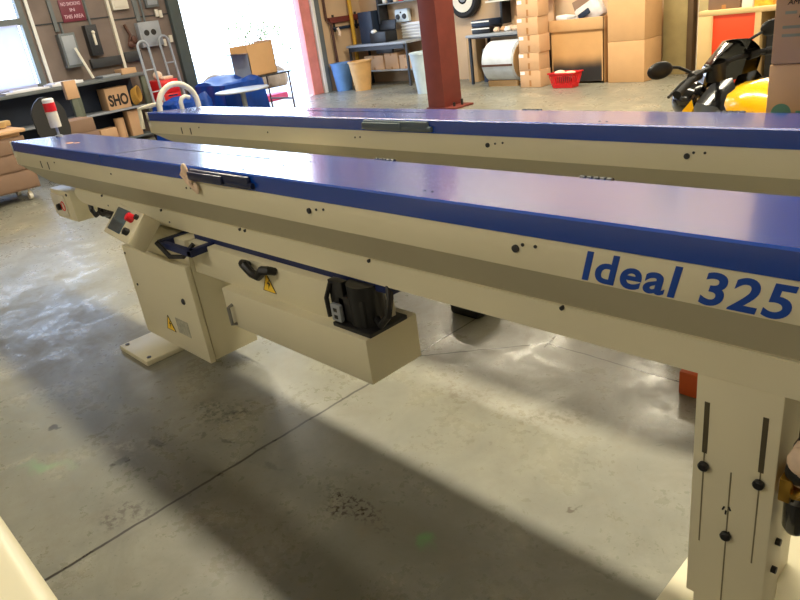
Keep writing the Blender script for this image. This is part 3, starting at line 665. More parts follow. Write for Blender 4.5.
# cart, cartons, chair at far left
T=thing('drawer_cart','low brown cabinet on casters left of the machines','cabinet',(-9.3,1.9,0))
MB().box(-9.65,-9.0,.9,2.43,.14,.76,.008).build('cabinet_body',cardb3,T)
for z0,z1 in ((.16,.36),(.38,.56),(.58,.74)): MB().box(-9.0,-8.985,.93,2.40,z0,z1,.004).build('drawer',cardb3,T)
for x,y in ((-9.58,1.0),(-9.08,1.0),(-9.58,2.3),(-9.08,2.3)):
    MB().cyl((x,y-.02,.05),(x,y+.02,.05),.05,n=16).cyl((x,y,.05),(x,y,.14),.014).build('caster',offw,T)
tag(MB().box(-9.75,-8.95,.88,2.46,.80,.84,.012).box(-9.7,-9.02,.93,2.40,.7605,.80,.004).build('cabinet_lid',cardb2),'pale board lying on top of the low brown cabinet','board')
b=MB(); 
for k in range(16): b.box(-9.7+random.uniform(0,.55),-9.5+random.uniform(0,.4),1.1+k*.075,1.32+k*.075,.842+random.uniform(0,.02),.88+random.uniform(0,.09),.01,rot=Rz(random.uniform(-25,25)))
tag(b.build('scrap_pile',mat('scrap_tan',(190,158,108),.85,var=.3,scale=14)),'heap of tan paper and packing scraps on the brown cabinet','scraps')
carton('cardboard_box',-10.7,-10.2,3.2,3.72,.51,.69,'flat brown carton topmost behind the signal light',cardb3)
carton('cardboard_box',-10.7,-10.2,3.15,3.75,.34,.508,'flat brown carton second in the pile behind the signal light',cardb3)
carton('cardboard_box',-10.7,-10.2,3.2,3.72,.0,.338,'tall brown carton lowest in the pile behind the signal light',cardb3)
T=thing('desk_sign','pale upright rectangular box on green stand beside the bench carton pile','box',(-11.2,3.8,0))
MB().box(-11.05,-10.95,3.72,3.90,.93,1.19,.006).build('head',cardb2,T)
MB().box(-11.04,-10.96,3.77,3.86,.0,.93,.004).build('stand',oliveg,T)
MB().box(-11.15,-10.9,3.68,3.95,0,.03,.004).build('base',oliveg,T)
T=thing('office_chair','black office chair with rounded backrest behind the far end of the nearest machine','chair',(-9.7,3.07,0))
b=MB(); secs=[]
for k in range(13):
    t=k/12; z=.52+.56*t; w=.215*(1-max(0,(t-.55)/.45)**2.6*.75)*(.85+.15*min(1,t*4)); x=-9.93-.06*t
    secs.append([(x+.045,3.07-w,z),(x-.0,3.07-w*.98,z),(x-.045,3.07,z),(x-.0,3.07+w*.98,z),(x+.045,3.07+w,z),(x+.03,3.07,z)])
b.loft(secs); b.build('backrest',black,T)
b=MB().box(-9.93,-9.47,2.84,3.30,.42,.50,.035,seg=3); b.build('seat',black,T)
MB().cyl((-9.7,3.07,.1),(-9.7,3.07,.42),.03).build('gas_column',dark,T)
MB().box(-9.97,-9.93,3.03,3.11,.4,.62,.005).build('back_bracket',dark,T)
for k in range(5):
    a=2*PI*k/5+.3; e=V(-9.7+.27*math.cos(a),3.07+.27*math.sin(a),.07)
    MB().tube([(-9.7,3.07,.11),tuple(e)],[.028,.016],8).build('base_arm',black,T)
    MB().sph((e.x,e.y,.032),.032,n=10).build('caster',black,T)
# ------------------------------------------------------------------ back left corner
def bin_(name,c,r0,r1,h,m,label):
    T=thing(name,label,'bin',c); t=.012
    MB().lathe([(0,0),(r0,0),(r1,h),(r1+.015,h),(r1+.015,h-.03),(r1+.004,h-.03),(r1,h-.0),(r1-t,h),(r0-t,.02),(0,.02)],c,'z',28).build('bin_body',m,T)
    return T
bin_('waste_bin',(-12.04,9.93,0),.17,.235,.58,bluebin,'blue plastic bin in the corner under the brown pipe')
bin_('waste_bin',(-11.42,9.93,0),.17,.245,.60,tanbin,'tan plastic bin in front of the workbench beside blue bin')
tag(MB().tube([(-12.33,9.95,4.2),(-12.33,9.95,1.46),(-12.28,10.02,1.36),(-12.28,10.05,.2)],.03,10).build('wall_pipe',brownw),'dark brown pipe running down the wall behind the blue bin','pipe')
tag(MB().tube([(-12.25,10.6,4.2),(-12.25,10.6,.0)],.045,12).build('wall_pipe',yellp),'yellow pipe running down the wall in the corner','pipe')
T=thing('wall_rack','rusty red shelf bracket rack on the corner wall','rack',(-12.3,10.35,1.3))
MB().box(-12.38,-12.30,10.02,10.96,1.38,1.50,.01).build('rack_board',rust,T)
MB().box(-12.36,-12.30,10.1,10.9,1.24,1.30,.01).build('rack_rail',darkblue,T)
MB().box(-12.379,-12.36,10.15,10.2,1.2,1.55).box(-12.379,-12.36,10.8,10.85,1.2,1.55).build('bracket',dark,T)
tag(MB().tube([(-12.2,10.12,1.28),(-12.17,10.15,1.18),(-12.17,10.12,1.12)],.03,8).build('hanging_glove',cloth),'white rag hanging from the brown pipe','rag')
# benches on back wall
def bench(x0,x1,yf,label,group,zt=.88,low=True):
    T=thing('work_table',label,'table',((x0+x1)/2,10.6,0),group)
    MB().box(x0,x1,yf,YB-.02,zt-.045,zt,.004).build('table_top',lgrey,T)
    for x in (x0+.05,x1-.05):
        for y in (yf+.06,YB-.1): MB().box(x-.022,x+.022,y-.022,y+.022,0,zt-.045).build('leg',dark,T)
    if low: MB().box(x0+.06,x1-.06,yf+.12,YB-.1,.30,.325,.003).build('lower_shelf',lgrey,T)
    MB().box(x0+.1,x1-.1,yf+.02,yf+.04,zt-(.13 if low else .07),zt-.046).build('apron',dark,T)
    return T
bench(-12.2,-10.33,10.28,'grey work table against the back wall left of the red column','work tables along the back wall')
bench(-8.75,-7.28,10.28,'grey work table against the back wall right of the red column','work tables along the back wall',low=False)
tag(MB().box(-11.98,-11.55,10.55,10.9,.88,1.52,.01).build('upright_panel',darkblue),'tall dark blue panel standing on the left work table','panel')
T=thing('black_case','open black case on the left work table beside the dark blue panel','case',(-11.3,10.5,.88))
MB().box(-11.52,-11.02,10.4,10.75,.88,1.1,.02).build('case_body',black,T)
MB().box(-11.52,-11.02,10.72,10.76,1.1,1.3,.01,rot=Rx(-10)).build('case_lid',black,T)
MB().sph((-11.38,10.42,1.11),.06,(1.3,1,.7)).build('contents',white,T)
T=thing('louvred_panel','white ribbed panel leaning on the wall above the left work table','panel',(-10.75,10.8,.88))
b=MB().box(-11.05,-10.10,10.93,10.96,.882,1.20,.004); b.build('panel_board',paper,T)
b=MB()
for k in range(5): b.box(-11.04,-10.11,10.90,10.935,.90+k*.06,.93+k*.06,.008)
b.build('rib',white,T)
T=thing('twin_dial_unit','pale box with two dark round dials above the louvred panel','appliance',(-10.95,10.9,1.2))
MB().box(-11.15,-10.75,10.86,10.96,1.22,1.48,.03).build('housing',mat('pale_blue_enamel',(214,226,232),.4),T)
for x in (-11.05,-10.86): MB().lathe([(0,-.03),(.045,-.03),(.055,0)],(x,10.86,1.33),'y',20).build('dial',dark,T)
MB().cyl((-10.955,10.85,1.41),(-10.955,10.865,1.41),.018).build('button',dark,T)
T=thing('wall_shelf','shelf with small oddments above the left work table','shelf',(-11.0,10.8,1.55))
MB().box(-11.5,-10.05,10.7,10.98,1.60,1.63,.003).build('shelf_board',greym,T)
for x in (-11.5,-10.1): MB().box(x,x+.05,10.7,10.97,1.24,2.3,.003).build('upright',dark,T)
cols=[white,darkblue,cloth,redp,white,greym,cardb2,white]
for k,(lb,m) in enumerate(zip(('white jug','dark blue tin','pink cloth bundle','red tub','white carton','grey can','tan carton','white bottle'),cols)):
    x=-11.38+k*.165; tag(MB().cyl((x,10.85,1.63),(x,10.85,1.75+.03*(k%3)),.06,n=14,bev=.01).build('shelf_item',m),lb+' on the shelf above the left work table','container')
carton('cardboard_box',-11.9,-11.3,10.5,10.9,.326,.62,'pale carton on the lower shelf of the left table, behind tan bin',cardb2)
carton('cardboard_box',-11.25,-10.85,10.5,10.9,.326,.66,'pale carton on the left table shelf, middle of the row',cardb2)
carton('cardboard_box',-10.8,-10.45,10.5,10.9,.326,.6,'pale carton on the left table shelf, nearest the table leg',cardb2)
tag(MB().box(-11.4,-10.9,10.42,10.48,.66,.80,.01).build('hanging_tray',black),'black tray hanging beneath the left work table top','tray')
bin_('storage_bin',(-9.12,9.55,0),.22,.30,.73,mat('pale_blue_plastic',(196,214,224),.5),'tall pale blue white bin just left of the red column')
# right of column
T=thing('spare_wheel','white rimmed wheel with black tyre on the back wall beside the column','wheel',(-9.2,10.85,1.15))
MB().lathe([(.25,-.07),(.33,-.09),(.37,-.05),(.37,.05),(.33,.09),(.25,.07),(.25,-.07)],(-9.22,10.908,1.53),'y',40).build('tyre',rubber,T)
MB().lathe([(0,-.05),(.10,-.05),(.12,-.075),(.26,-.08),(.265,-.05),(.26,.05),(0,.05)],(-9.22,10.908,1.53),'y',40).build('rim',offw,T)
MB().lathe([(0,-.09),(.05,-.09),(.1,-.06)],(-9.22,10.908,1.53),'y',20).build('hub_cap',lgrey,T)
for k,(z,m) in enumerate(((.882,black),(1.0,darkblue))):
    T=thing('storage_case',('lower' if k==0 else 'upper')+' dark case with pale stripe stacked beside the column on the table','case',(-8.6,10.6,z))
    MB().box(-8.95+.22,-8.3,10.45,10.85,z,z+.115,.015).build('case_body',m,T); MB().box(-8.73,-8.31,10.443,10.45,z+.075,z+.098).build('stripe',white,T)
tag(MB().box(-9.02,-8.78,10.60,10.9,0,.8,.01).build('drum_board',woodt),'tan upright board under the right table beside the column','board')
tag(MB().box(-8.6,-8.38,10.55,10.8,0,.6,.01).build('dark_crate',darkblue),'tall dark blue crate on the floor below the right work table','crate')
for k in range(11):
    x=-8.2+k*.08; r=random.uniform(.04,.07); m=[cloth,cardb2,cloth,paper][k%4]
    tag(MB().sph((x,10.5+.1*(k%3),.88+r*.8),r,(1.1,1,.85),n=10).box(x-.04,x+.04,10.5+.1*(k%3),10.56+.1*(k%3),.881,.94+r*.6,.01,rot=Rz(20*k)).build('wrapped_bundle',m),'small crumpled pale bundle among the clutter on the right work table','bundle','crumpled bundles on the right table')
T=thing('wall_shelf','pale shelf with a black bracket above the right work table','shelf',(-8.0,10.8,1.35))
MB().box(-8.55,-7.1,10.68,10.98,1.385,1.415,.003).build('shelf_board',offw,T)
MB().box(-8.25,-8.2,10.72,10.98,1.0,1.385,.003).build('bracket',black,T)
carton('cardboard_box',-8.5,-8.0,10.72,10.95,1.416,1.75,'green tinted box on the shelf above the right work table',oliveg)
carton('cardboard_box',-7.9,-7.3,10.72,10.95,1.416,1.7,'pale box on the shelf above the right work table',cardb2)
tag(MB().box(-8.1,-7.25,10.93,10.97,.93,1.33,.004).build('wall_board',cardb2),'pale pinboard on the wall under the right shelf','board')
T=thing('film_roll','large white roll with brown strap lying under the right work table','roll',(-7.8,10.25,0))
MB().cyl((-8.12,10.25,.41),(-7.44,10.25,.41),.35,n=48,bev=.02).build('roll_body',mat('white_film',(206,214,224),.35),T)
MB().cyl((-7.442,10.25,.41),(-7.425,10.25,.41),.31,n=40).build('roll_core',woodt,T)
b=MB().box(-8.12,-7.44,9.892,9.91,.36,.395); b.build('strap',brownw,T)
b=MB().box(-8.1,-7.46,10.05,10.11,0,.10).box(-8.1,-7.46,10.39,10.45,0,.10); b.build('cradle',woodt,T)
# box stack
for k in range(6):
    dz=.277; z=k*dz; off=[.0,-.012,.008,-.01,.006,.0][k]; nm=['lowest','second from bottom','third from bottom','fourth from bottom','fifth from bottom','sixth from bottom'][k]
    T=thing('cardboard_box','small square brown carton, %s in the tall stack beside red basket'%nm,'box',(-7.04+off,10.1,z),'small cartons in the tall stack')
    x0,x1=-7.245+off,-6.835+off
    MB().box(x0,x1,9.85,10.16,z+.001,z+dz-.001,.005).build('carton',cardb2,T)
    MB().box(-7.06+off,-7.02+off,9.8485,10.16,z+.20,z+dz+.0).box(-7.06+off,-7.02+off,9.8485,9.86,z+.02,z+.12).build('tape',tape,T)
    MB().box(x0+.01,x0+.10,9.8485,9.851,z+.21,z+.262).build('shipping_label',paper,T)
# pallet box
def patch_mat():  # cardboard with a soft-edged black patch towards the bottom
    m=mat('black_patch_cardboard',(200,156,104),.8,var=.05,scale=5); nt=m.node_tree; N=nt.nodes; L=nt.links; b=N['Principled BSDF']
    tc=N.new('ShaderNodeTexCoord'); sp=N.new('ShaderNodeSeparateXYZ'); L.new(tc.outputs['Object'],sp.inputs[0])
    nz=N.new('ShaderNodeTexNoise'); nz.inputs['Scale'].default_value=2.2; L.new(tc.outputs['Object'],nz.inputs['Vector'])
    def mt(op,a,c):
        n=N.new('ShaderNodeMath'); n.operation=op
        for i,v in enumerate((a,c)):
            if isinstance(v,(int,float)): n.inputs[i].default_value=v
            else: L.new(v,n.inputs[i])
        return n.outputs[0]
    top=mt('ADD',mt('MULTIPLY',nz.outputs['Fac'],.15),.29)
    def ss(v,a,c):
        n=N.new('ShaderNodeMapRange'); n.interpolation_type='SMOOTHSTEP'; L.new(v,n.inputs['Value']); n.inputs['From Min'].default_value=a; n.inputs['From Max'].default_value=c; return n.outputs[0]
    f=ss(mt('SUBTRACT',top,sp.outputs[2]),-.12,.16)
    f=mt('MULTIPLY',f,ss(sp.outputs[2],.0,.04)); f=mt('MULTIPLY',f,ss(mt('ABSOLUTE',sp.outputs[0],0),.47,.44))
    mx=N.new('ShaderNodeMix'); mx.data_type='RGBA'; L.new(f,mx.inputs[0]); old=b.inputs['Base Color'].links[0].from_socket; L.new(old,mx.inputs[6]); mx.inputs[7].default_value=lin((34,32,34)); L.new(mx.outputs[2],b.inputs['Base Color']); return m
T=thing('bulk_carton','large open bulk carton with soft black patch low on its front','box',(-6.355,10.55,0))
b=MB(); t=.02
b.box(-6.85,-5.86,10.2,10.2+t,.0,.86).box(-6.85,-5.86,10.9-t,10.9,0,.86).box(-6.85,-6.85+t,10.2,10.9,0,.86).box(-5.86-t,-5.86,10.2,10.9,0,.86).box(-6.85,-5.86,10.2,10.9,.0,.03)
b.build('carton',patch_mat(),T)
b=MB(); b.box(-6.87,-5.84,10.175,10.2,.82,1.0,.004).box(-6.87,-5.84,10.9,10.925,.82,1.0,.004).box(-6.87,-6.85,10.175,10.925,.82,1.0).box(-5.86,-5.84,10.175,10.925,.82,1.0).build('rim_band',cardb,T)
tag(MB().box(-6.80,-6.55,10.3,10.8,.80,.99,.03,rot=Rz(8)).box(-6.80,-6.58,10.3,10.6,.98,1.05,.02,rot=Ry(8)).build('packing_paper',paper),'white packing paper heaped at the left of the bulk carton','paper')
tag(MB().box(-6.42,-5.98,10.3,10.5,.90,1.22,.05,rot=Ry(-28)@Rz(8)).build('plastic_bag',mat('grey_white_bag',(206,200,204),.5,var=.2,scale=7)),'greyish white bag sticking out of the bulk carton','bag')
tag(MB().box(-6.34,-6.12,10.23,10.255,1.01,1.1,.02,rot=Ry(-28)).build('dark_pouch',darkblue),'dark pouch lying against the white bag in bulk carton','pouch')
tag(MB().box(-6.6,-6.1,10.55,10.58,1.0,1.32,.003,rot=Ry(-20)).build('cardboard_flap',cardb3),'loose brown cardboard sheet standing up in the bulk carton','cardboard')
T=thing('shopping_basket','red plastic basket with white rags on the floor before the cartons','basket',(-6.3,9.82,0))
b=MB(); x0,x1,y0,y1=-6.56,-6.10,9.68,9.94
def bring(f,z): return (x0+f,x1-f,y0+f,y1-f,z)
def rr(a,b_,c,d,z): return [(a,c,z),(b_,c,z),(b_,d,z),(a,d,z)]
b.loft([rr(x0+.05,x1-.05,y0+.04,y1-.04,.005),rr(x0+.04,x1-.04,y0+.03,y1-.03,.06)],True)
b.loft([rr(x0+.01,x1-.01,y0+.005,y1-.005,.19),rr(x0,x1,y0,y1,.235)],False)
for k in range(12):
    f=k/11
    for y_t,y_b in ((y0+.004,y0+.032),(y1-.004,y1-.032)):
        b.cyl((x0+.045+(x1-x0-.09)*f,y_b,.05),(x0+.015+(x1-x0-.03)*f,y_t,.2),.008,n=6)
for k in range(6):
    f=k/5
    for x_t,x_b in ((x0+.008,x0+.042),(x1-.008,x1-.042)):
        b.cyl((x_b,y0+.04+(y1-y0-.08)*f,.05),(x_t,y0+.01+(y1-y0-.02)*f,.2),.008,n=6)
b.build('basket_body',redp,T)
MB().tube([(x0-.01,y0-.01,.235),(x1+.01,y0-.01,.235),(x1+.01,y1+.01,.235),(x0-.01,y1+.01,.235)],.012,6,closed=True).build('rim',redp,T)
tag(MB().sph((-6.42,9.8,.22),.09,(1.1,1,.6)).sph((-6.25,9.83,.21),.09,(1.2,1,.5)).sph((-6.2,9.8,.20),.05).build('rag_bundle',cloth),'crumpled white rags filling the red basket','rags')
# two large boxes
for z0,z1,lb in ((0,.612,'large plain brown carton, lower of the pair beside the bulk carton'),(.616,1.26,'large plain brown carton, upper of the pair beside the bulk carton')):
    carton('cardboard_box',-5.785,-5.175,10.18,10.74,z0,z1,lb,cardb,tp=False,group='large cartons stacked by bulk carton')
tag(MB().box(-5.22,-4.84,10.86,10.96,0,2.4,.004).build('leaning_board',olive),'tall olive tan board standing against the back wall','board')
tag(MB().box(-4.83,-4.74,10.84,10.97,0,2.4,.004).build('dark_board',mat('dark_brown_board',(92,72,48),.7)),'narrow dark brown board beside the tall olive board','board')
tag(MB().tube([(-4.62,10.8,0),(-4.60,10.8,2.6)],.035,12).build('wall_pipe',offw),'white upright pipe left of the shelf with the orange panel','pipe')
# shelf cabinet with orange panel
T=thing('storage_cabinet','pale wooden cabinet with bright orange panel behind the motorcycle','cabinet',(-3.3,9.3,0))
cream=mat('cream_wood',(214,180,124),.6,var=.05)
b=MB().box(-3.88,-2.2,9.02,9.6,.95,1.01,.004).box(-3.88,-3.72,9.02,9.6,0,.95,.003).box(-3.21,-3.14,9.02,9.6,0,.95).box(-2.28,-2.2,9.02,9.6,0,.95).box(-3.72,-2.28,9.58,9.6,0,.95).box(-3.72,-2.28,9.02,9.6,.0,.08); b.build('carcass',cream,T)
MB().box(-3.72,-3.21,9.03,9.05,.10,.95,.002).build('orange_door',orange,T)
MB().box(-3.72,-3.70,9.015,9.03,.1,.95).build('edge_strip',cream,T)
tag(MB().box(-3.10,-2.4,9.1,9.5,.1,.7,.02).build('black_case',black),'black case inside the open side of the orange panel cabinet','case')
carton('cardboard_box',-3.80,-3.42,9.1,9.5,1.011,1.4,'brown carton on the orange panel cabinet, leftmost',cardb3)
tag(MB().box(-3.40,-3.27,9.1,9.4,1.011,1.22,.004).build('white_box',white),'small white box on top of the orange panel cabinet','box')
tag(MB().box(-3.26,-3.05,9.1,9.4,1.011,1.22,.004).build('yellow_box',mat('yellow_carton',(240,180,60),.5,var=.4,scale=18)),'small yellow patterned box on top of the orange panel cabinet','box')
tag(MB().box(-4.3,-3.95,10.0,10.4,0,1.9,.004).build('olive_panel',olive),'tall olive panel standing left of the orange panel cabinet','board')
# foreground cartons on the right
G='brown cartons beside the motorcycle'
T=thing('cardboard_box','brown carton with handwritten marks, upper one beside the motorcycle','box',(-.78,2.93,1.215),G)
MB().box(-.925,-.62,2.785,3.05,1.216,1.76,.005).build('carton',cardb,T)
addtext('handwriting','AMT',-.885,-.83,2.7835,1.415,1.431,ink,T,shear=.2); addtext('handwriting','Da',-.845,-.80,2.7835,1.37,1.392,ink,T,shear=.2)
for z in (1.336,1.308): MB().box(-.895,-.66,2.7838,2.785,z,z+.010).build('printed_line',fadeink,T)
MB().box(-.89,-.852,2.7838,2.785,1.384,1.394).build('printed_line',fadeink,T)
T=thing('cardboard_box','brown carton with teal printed mark, second from the top beside the motorcycle','box',(-.78,2.93,.62),G)
MB().box(-.928,-.62,2.785,3.05,.621,1.214,.005).build('carton',cardb,T)
b=MB().lathe([(0,-.0015),(.035,-.0015),(.035,0)],(-.875,2.785,1.04),'y',20); b.box(-.825,-.72,2.7838,2.785,1.03,1.05); b.build('teal_mark',teal,T)
T=thing('cardboard_box','plain brown carton at the bottom of the stack beside the motorcycle','box',(-.78,2.93,0),G)
MB().box(-.928,-.62,2.785,3.05,0,.619,.005).build('carton',cardb,T)
# ------------------------------------------------------------------ motorcycle (heading mostly towards -x)
MO=V(-1.2,3.68,0); hd=math.radians(150)   # heading
MT=thing('motorcycle','yellow and black motorcycle parked behind the second machine','motorcycle',(MO.x,MO.y,0))
hx=V(math.cos(hd),math.sin(hd),0); lx=V(-hx.y,hx.x,0)   # forward, left
lean=math.radians(7)
def mp(f,l,z):   # forward, left, up  -> world with lean to the left
    l2=l*math.cos(lean)+z*math.sin(lean)-.06; z2=z*math.cos(lean)-l*math.sin(lean)
    return MO+hx*f+lx*l2+V(0,0,z2)
def mbox(b,f0,f1,l0,l1,z0,z1,bev=.0):
    q=MB().box(f0,f1,l0,l1,z0,z1,bev)
    for v in q.bm.verts: v.co=mp(*v.co)
    b._merge(q.bm)
def mloft(b,secs):  # secs: (f, halfwidth, z0, z1, roundness)
    R=[]
    for f,w,z0,z1 in secs:
        ring=[]
        for k in range(16):
            a=2*PI*k/16; c_,s_=math.cos(a),math.sin(a)
            ring.append(mp(f,w*math.copysign(abs(c_)**.75,c_),(z0+z1)/2+(z1-z0)/2*math.copysign(abs(s_)**.8,s_)))
        R.append(ring)
    b.loft(R)
def wheel(f,label):
    b=MB(); q=MB().lathe([(.21,-.05),(.27,-.065),(.30,-.04),(.31,0),(.30,.04),(.27,.065),(.21,.05),(.21,-.05)],(0,0,0),'y',36)
    for v in q.bm.verts: v.co=mp(f+v.co.x,v.co.y,.31+v.co.z)
    b._merge(q.bm); w=b.build('tyre',rubber,MT)
    b=MB()
    for k in range(5):
        a=2*PI*k/5; b.tube([mp(f,0,.31),mp(f+.22*math.cos(a),0,.31+.22*math.sin(a))],[.03,.016],8)
    q=MB().lathe([(.195,-.04),(.215,-.05),(.215,.05),(.195,.04),(.195,-.04)],(0,0,0),'y',32)
    for v in q.bm.verts: v.co=mp(f+v.co.x,v.co.y,.31+v.co.z)
    b._merge(q.bm); b.build('wheel_rim',black,MT)
wheel(.78,'');wheel(-.66,'')
b=MB(); R=[]
for k in range(13):
    a=math.radians(25+k*11); r=.345
    R.append([mp(.78+r*math.cos(a)*s,l,.31+r*math.sin(a)*s) for l,s in ((-.075,.93),(-.055,1.0),(0,1.04),(.055,1.0),(.075,.93),(.05,.97),(0,1.0),(-.05,.97))])
b.loft(R); b.build('front_fender',blackg,MT)
b=MB()
for s in (-1,1): b.cyl(mp(.76,s*.10,.31),mp(.46,s*.10,.95),.027,n=14)
b.build('fork',dark,MT)
b=MB(); mloft(b,[(.30,.03,.80,.86),(.25,.10,.76,.93),(.12,.15,.74,1.02),(-.03,.16,.72,1.05),(-.18,.13,.72,1.00),(-.30,.07,.74,.88)]); tank=b.build('fuel_tank',yellow,MT)
b=MB()
for s in (-1,1):
    q=MB(); q.loft([[mp(f,s*(w),z) for (w,z) in pr] for f,pr in ((.38,((.10,.72),(.14,.72),(.14,.86),(.10,.89))),(.27,((.10,.60),(.18,.62),(.175,.95),(.08,1.02))),(.12,((.10,.62),(.175,.66),(.165,.94),(.07,1.06))),(.03,((.10,.68),(.168,.70),(.16,.86),(.1,.94))))]); b._merge(q.bm)
b.build('tank_shroud',blackg,MT)
b=MB()
for s in (-1,1):
    q=MB(); q.loft([[mp(f,s*w,z) for (w,z) in pr] for f,pr in ((.46,((.12,.70),(.15,.70),(.15,.84),(.12,.86))),(.38,((.13,.62),(.185,.64),(.18,.90),(.12,.94))),(.30,((.14,.56),(.188,.58),(.184,.70),(.14,.72))))]); b._merge(q.bm)
b.build('front_scoop',yellow,MT)
# speed-block stripe on tank sides
b=MB(); c2=MB()
for s in (-1,1):
    def strip(tg,f0,f1,z0,z1,sl,o):
        q=MB(); P_=[(f0,z0),(f1,z0+sl*(f1-f0)),(f1,z1+sl*(f1-f0)),(f0,z1)]
        q.prism(P_,'y',0,.004)
        for v in q.bm.verts: v.co=mp(v.co.x,s*(.158+o+v.co.y),v.co.z)
        tg._merge(q.bm)
    strip(b,-.26,.10,.775,.845,.0,0)
    for k in range(5): strip(c2,-.25+k*.07,-.245+k*.07,.775,.845,0,.003)
    strip(c2,-.26,.10,.845,.852,0,.003); strip(c2,-.26,.10,.768,.775,0,.003)
b.build('tank_stripe',black,tank.name); c2.build('stripe_outline',white,tank.name)
b=MB(); mloft(b,[(-.22,.08,.80,.87),(-.35,.13,.79,.86),(-.55,.14,.80,.88),(-.75,.10,.86,.95),(-.92,.05,.92,.99)]); b.build('seat',black,MT)
b=MB(); mbox(b,-.15,.30,-.17,.17,.30,.70,.04); mbox(b,-.3,.0,-.16,.16,.25,.45,.03); b.build('engine',dark,MT)
b=MB()
for s in (-1,1): b.tube([mp(.34,s*.08,.88),mp(.0,s*.15,.72),mp(-.3,s*.14,.5),mp(-.66,s*.12,.31)],.022,8); b.tube([mp(-.25,s*.12,.72),mp(-.85,s*.06,.92)],.016,8)
b.build('frame',black,MT)
b=MB(); b.tube([mp(.25,-.15,.35),mp(.0,-.2,.2),mp(-.5,-.2,.25),mp(-.8,-.2,.4)],[.025,.03,.05,.05],12); b.build('exhaust',steel,MT)
MB().tube([mp(-.05,.15,.28),mp(.0,.30,.02)],.013,8).build('side_stand',black,MT)
# steering assembly turned left
st=math.radians(12)
def sp_(f,l,z):
    f2=f*math.cos(st)-l*math.sin(st); l2=f*math.sin(st)+l*math.cos(st)
    return mp(.31+f2,l2,z+.045)
HB=MT
b=MB(); b.tube([sp_(-.10,.40,1.02),sp_(-.06,.25,1.05),sp_(.0,.12,1.05),sp_(.02,0,1.04),sp_(.0,-.12,1.05),sp_(-.06,-.25,1.05),sp_(-.10,-.40,1.02)],.014,10); hb=b.build('handlebar',black,MT)
for s in (1,-1):
    MB().tube([sp_(-.065,s*.27,1.047),sp_(-.10,s*.40,1.02),sp_(-.105,s*.415,1.018)],[.019,.019,.021],12).build('grip',rubber,hb.name)
    MB().tube([sp_(.0,s*.22,1.04),sp_(.0,s*.27,1.03),sp_(-.035,s*.40,1.0)],[.009,.009,.007],8).build('lever',black,hb.name)
    MB().tube([sp_(-.03,s*.18,1.05),sp_(-.04,s*.24,1.05)],.027,10).build('switch_cluster',black,hb.name)
    q=MB(); q.tube([sp_(-.02,s*.2,1.06),sp_(.02,s*.26,1.11),sp_(.0,s*.33,1.13)],.008,8); mm=q.build('mirror_stem',black,hb.name)
    q=MB(); cen=sp_(-.0,s*.405,1.135); q.sph((0,0,0),.085,(.25,1,.5)); 
    for v in q.bm.verts: v.co=Matrix.Rotation(hd+st,3,'Z')@v.co+cen
    q.build('mirror',black,hb.name)
b=MB(); mm_=[(.02,.14,1.02),(.0,.12,1.08)]
b.sph(tuple(sp_(.05,-.06,1.04)),.045,(1.2,1.2,.6)); b.cyl(sp_(.02,0,.97),sp_(.02,0,1.06),.05); b.build('instrument_pod',black,MT)
b=MB(); R=[]
for k in range(9):
    t=k/8; z=.95+.24*t; f=.12-.12*t; w=.17*(1-.0*t) if t<.45 else .17*(1-((t-.45)/.55)**1.8*.72)
    pp=lambda a_,b_,c_: mp(.36+a_,b_-.10,c_)
    R.append([pp(f-.10,w,z),pp(f-.02,w*.85,z),pp(f+.02,w*.4,z),pp(f+.03,0,z),pp(f+.02,-w*.4,z),pp(f-.02,-w*.85,z),pp(f-.10,-w,z),pp(f-.03,-w*.8,z),pp(f+.01,0,z),pp(f-.03,w*.8,z)])
b.loft(R); b.build('windscreen',blackg,MT)
b=MB(); b.sph(tuple(sp_(.2,0,.86)),.10,(1,1,1)); b.build('headlight',blackg,MT)
# ------------------------------------------------------------------ ceiling lamps (key row, plus added unseen fills) + daylight
def tubes(x0,x1,y,z,label,power,col,w=.3):
    T=thing('ceiling_lamp',label,'lamp',((x0+x1)/2,y,z))
    MB().box(x0,x1,y-w/2-.03,y+w/2+.03,z+.03,z+.12,.01).build('fixture_housing',white,T)
    for yy in (y-w/4,y+w/4): MB().cyl((x0+.05,yy,z+.01),(x1-.05,yy,z+.01),.018,n=10).build('tube',white,T)
    l=bpy.data.lights.new('lamp_light','AREA'); l.shape='RECTANGLE'; l.size=x1-x0; l.size_y=w; l.energy=power; l.color=col
    o=bpy.data.objects.new('lamp_light',l); COL.objects.link(o); o.parent=bpy.data.objects[T]; o.location=(0,0,-.02)
warm=(1,.90,.68); neut=(1,.92,.76)
PK,PB,PN,PL=270,370,125,130
tubes(-7.6,-4.0,3.05,4.05,'long hanging lamp above the gap between the machines, far length',PK,warm)
tubes(-3.6,0.0,3.05,4.05,'long hanging lamp above the gap between the machines, near length',PK,warm)
tubes(-8.5,-5.5,8.3,4.05,'added unseen fill lamp between the red column and the cartons',PB,warm)  # unseen lamp added to light the background
tubes(-4.4,-1.4,8.3,4.05,'added unseen fill lamp in front of the orange panel cabinet',PB,warm)  # second unseen lamp added for the background
tubes(-11.0,-8.5,4.4,4.05,'added unseen fill lamp in front of the workbench on the left wall',PL,neut)  # unseen lamp added to brighten the left area
tubes(-4.0,-1.0,-2.6,4.05,'added unseen fill lamp beside the photographer',PN,neut)  # unseen lamp added to brighten the camera-facing sides
w=bpy.data.worlds.new('sky'); S.world=w; w.use_nodes=True; nt=w.node_tree; bg=nt.nodes['Background']
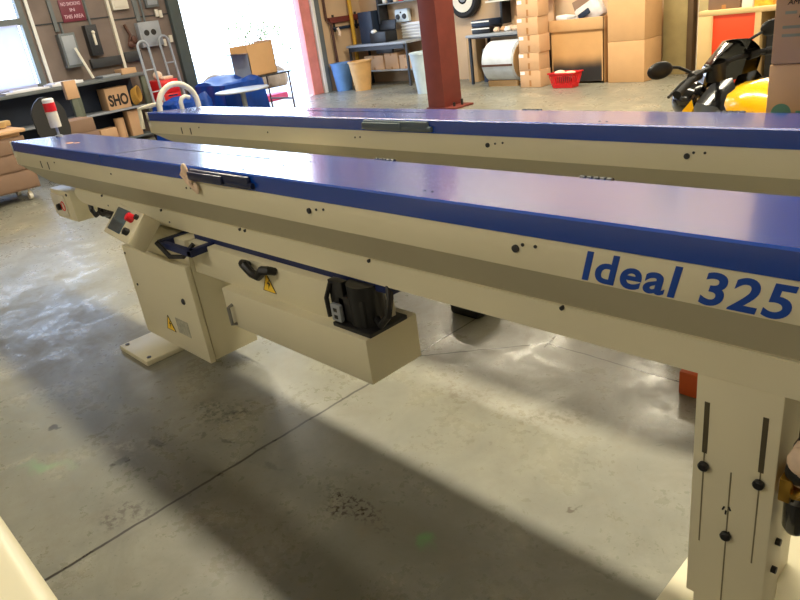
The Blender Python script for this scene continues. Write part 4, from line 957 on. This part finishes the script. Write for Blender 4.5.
tcw=nt.nodes.new('ShaderNodeTexCoord'); sx=nt.nodes.new('ShaderNodeSeparateXYZ'); nt.links.new(tcw.outputs['Generated'],sx.inputs[0])
rp=nt.nodes.new('ShaderNodeValToRGB'); rp.color_ramp.elements[0].position=.0; rp.color_ramp.elements[0].color=(.74,.86,1,1); rp.color_ramp.elements[1].position=.6; rp.color_ramp.elements[1].color=(.42,.62,1,1)
nt.links.new(sx.outputs[2],rp.inputs[0]); nt.links.new(rp.outputs[0],bg.inputs[0]); bg.inputs[1].default_value=10.0
for (y,z,sy,sz) in ((7.97,1.8,2.7,3.5),(2.92,2.16,1.9,2.0)):
    l=bpy.data.lights.new('portal','AREA'); l.shape='RECTANGLE'; l.size=sz; l.size_y=sy; l.cycles.is_portal=True
    o=bpy.data.objects.new('daylight_portal',l); COL.objects.link(o); o.location=(XL-.25,y,z); o.rotation_euler=(0,-PI/2,0)
# ------------------------------------------------------------------ camera
f_px=673.69; p=math.radians(23.60071489); r=math.radians(-8.18619166); yaw=math.radians(-48.50299752)
m_=V(math.cos(yaw),math.sin(yaw),0); n_=V(-math.sin(yaw),math.cos(yaw),0)
def toM(v): return V(v.dot(m_),v.dot(n_),v.z)
right=V(1,0,0); fwd=V(0,math.cos(p),-math.sin(p)); up=right.cross(fwd)
R_=right*math.cos(r)+up*math.sin(r); U_=up*math.cos(r)-right*math.sin(r)
R_,U_,F_=toM(R_),toM(U_),toM(fwd)
cam=bpy.data.cameras.new('camera'); co=bpy.data.objects.new('camera',cam); COL.objects.link(co)
M4=Matrix((( R_.x,U_.x,-F_.x,0),(R_.y,U_.y,-F_.y,0),(R_.z,U_.z,-F_.z,1.6),(0,0,0,1)))
co.matrix_world=M4; cam.sensor_fit='HORIZONTAL'; cam.sensor_width=36; cam.lens=f_px/800*36; cam.clip_start=.03
S.camera=co
S.view_settings.view_transform='Standard'; S.view_settings.look='None'; S.view_settings.gamma=1; S.view_settings.exposure=-.35; S.view_settings.use_curve_mapping=False
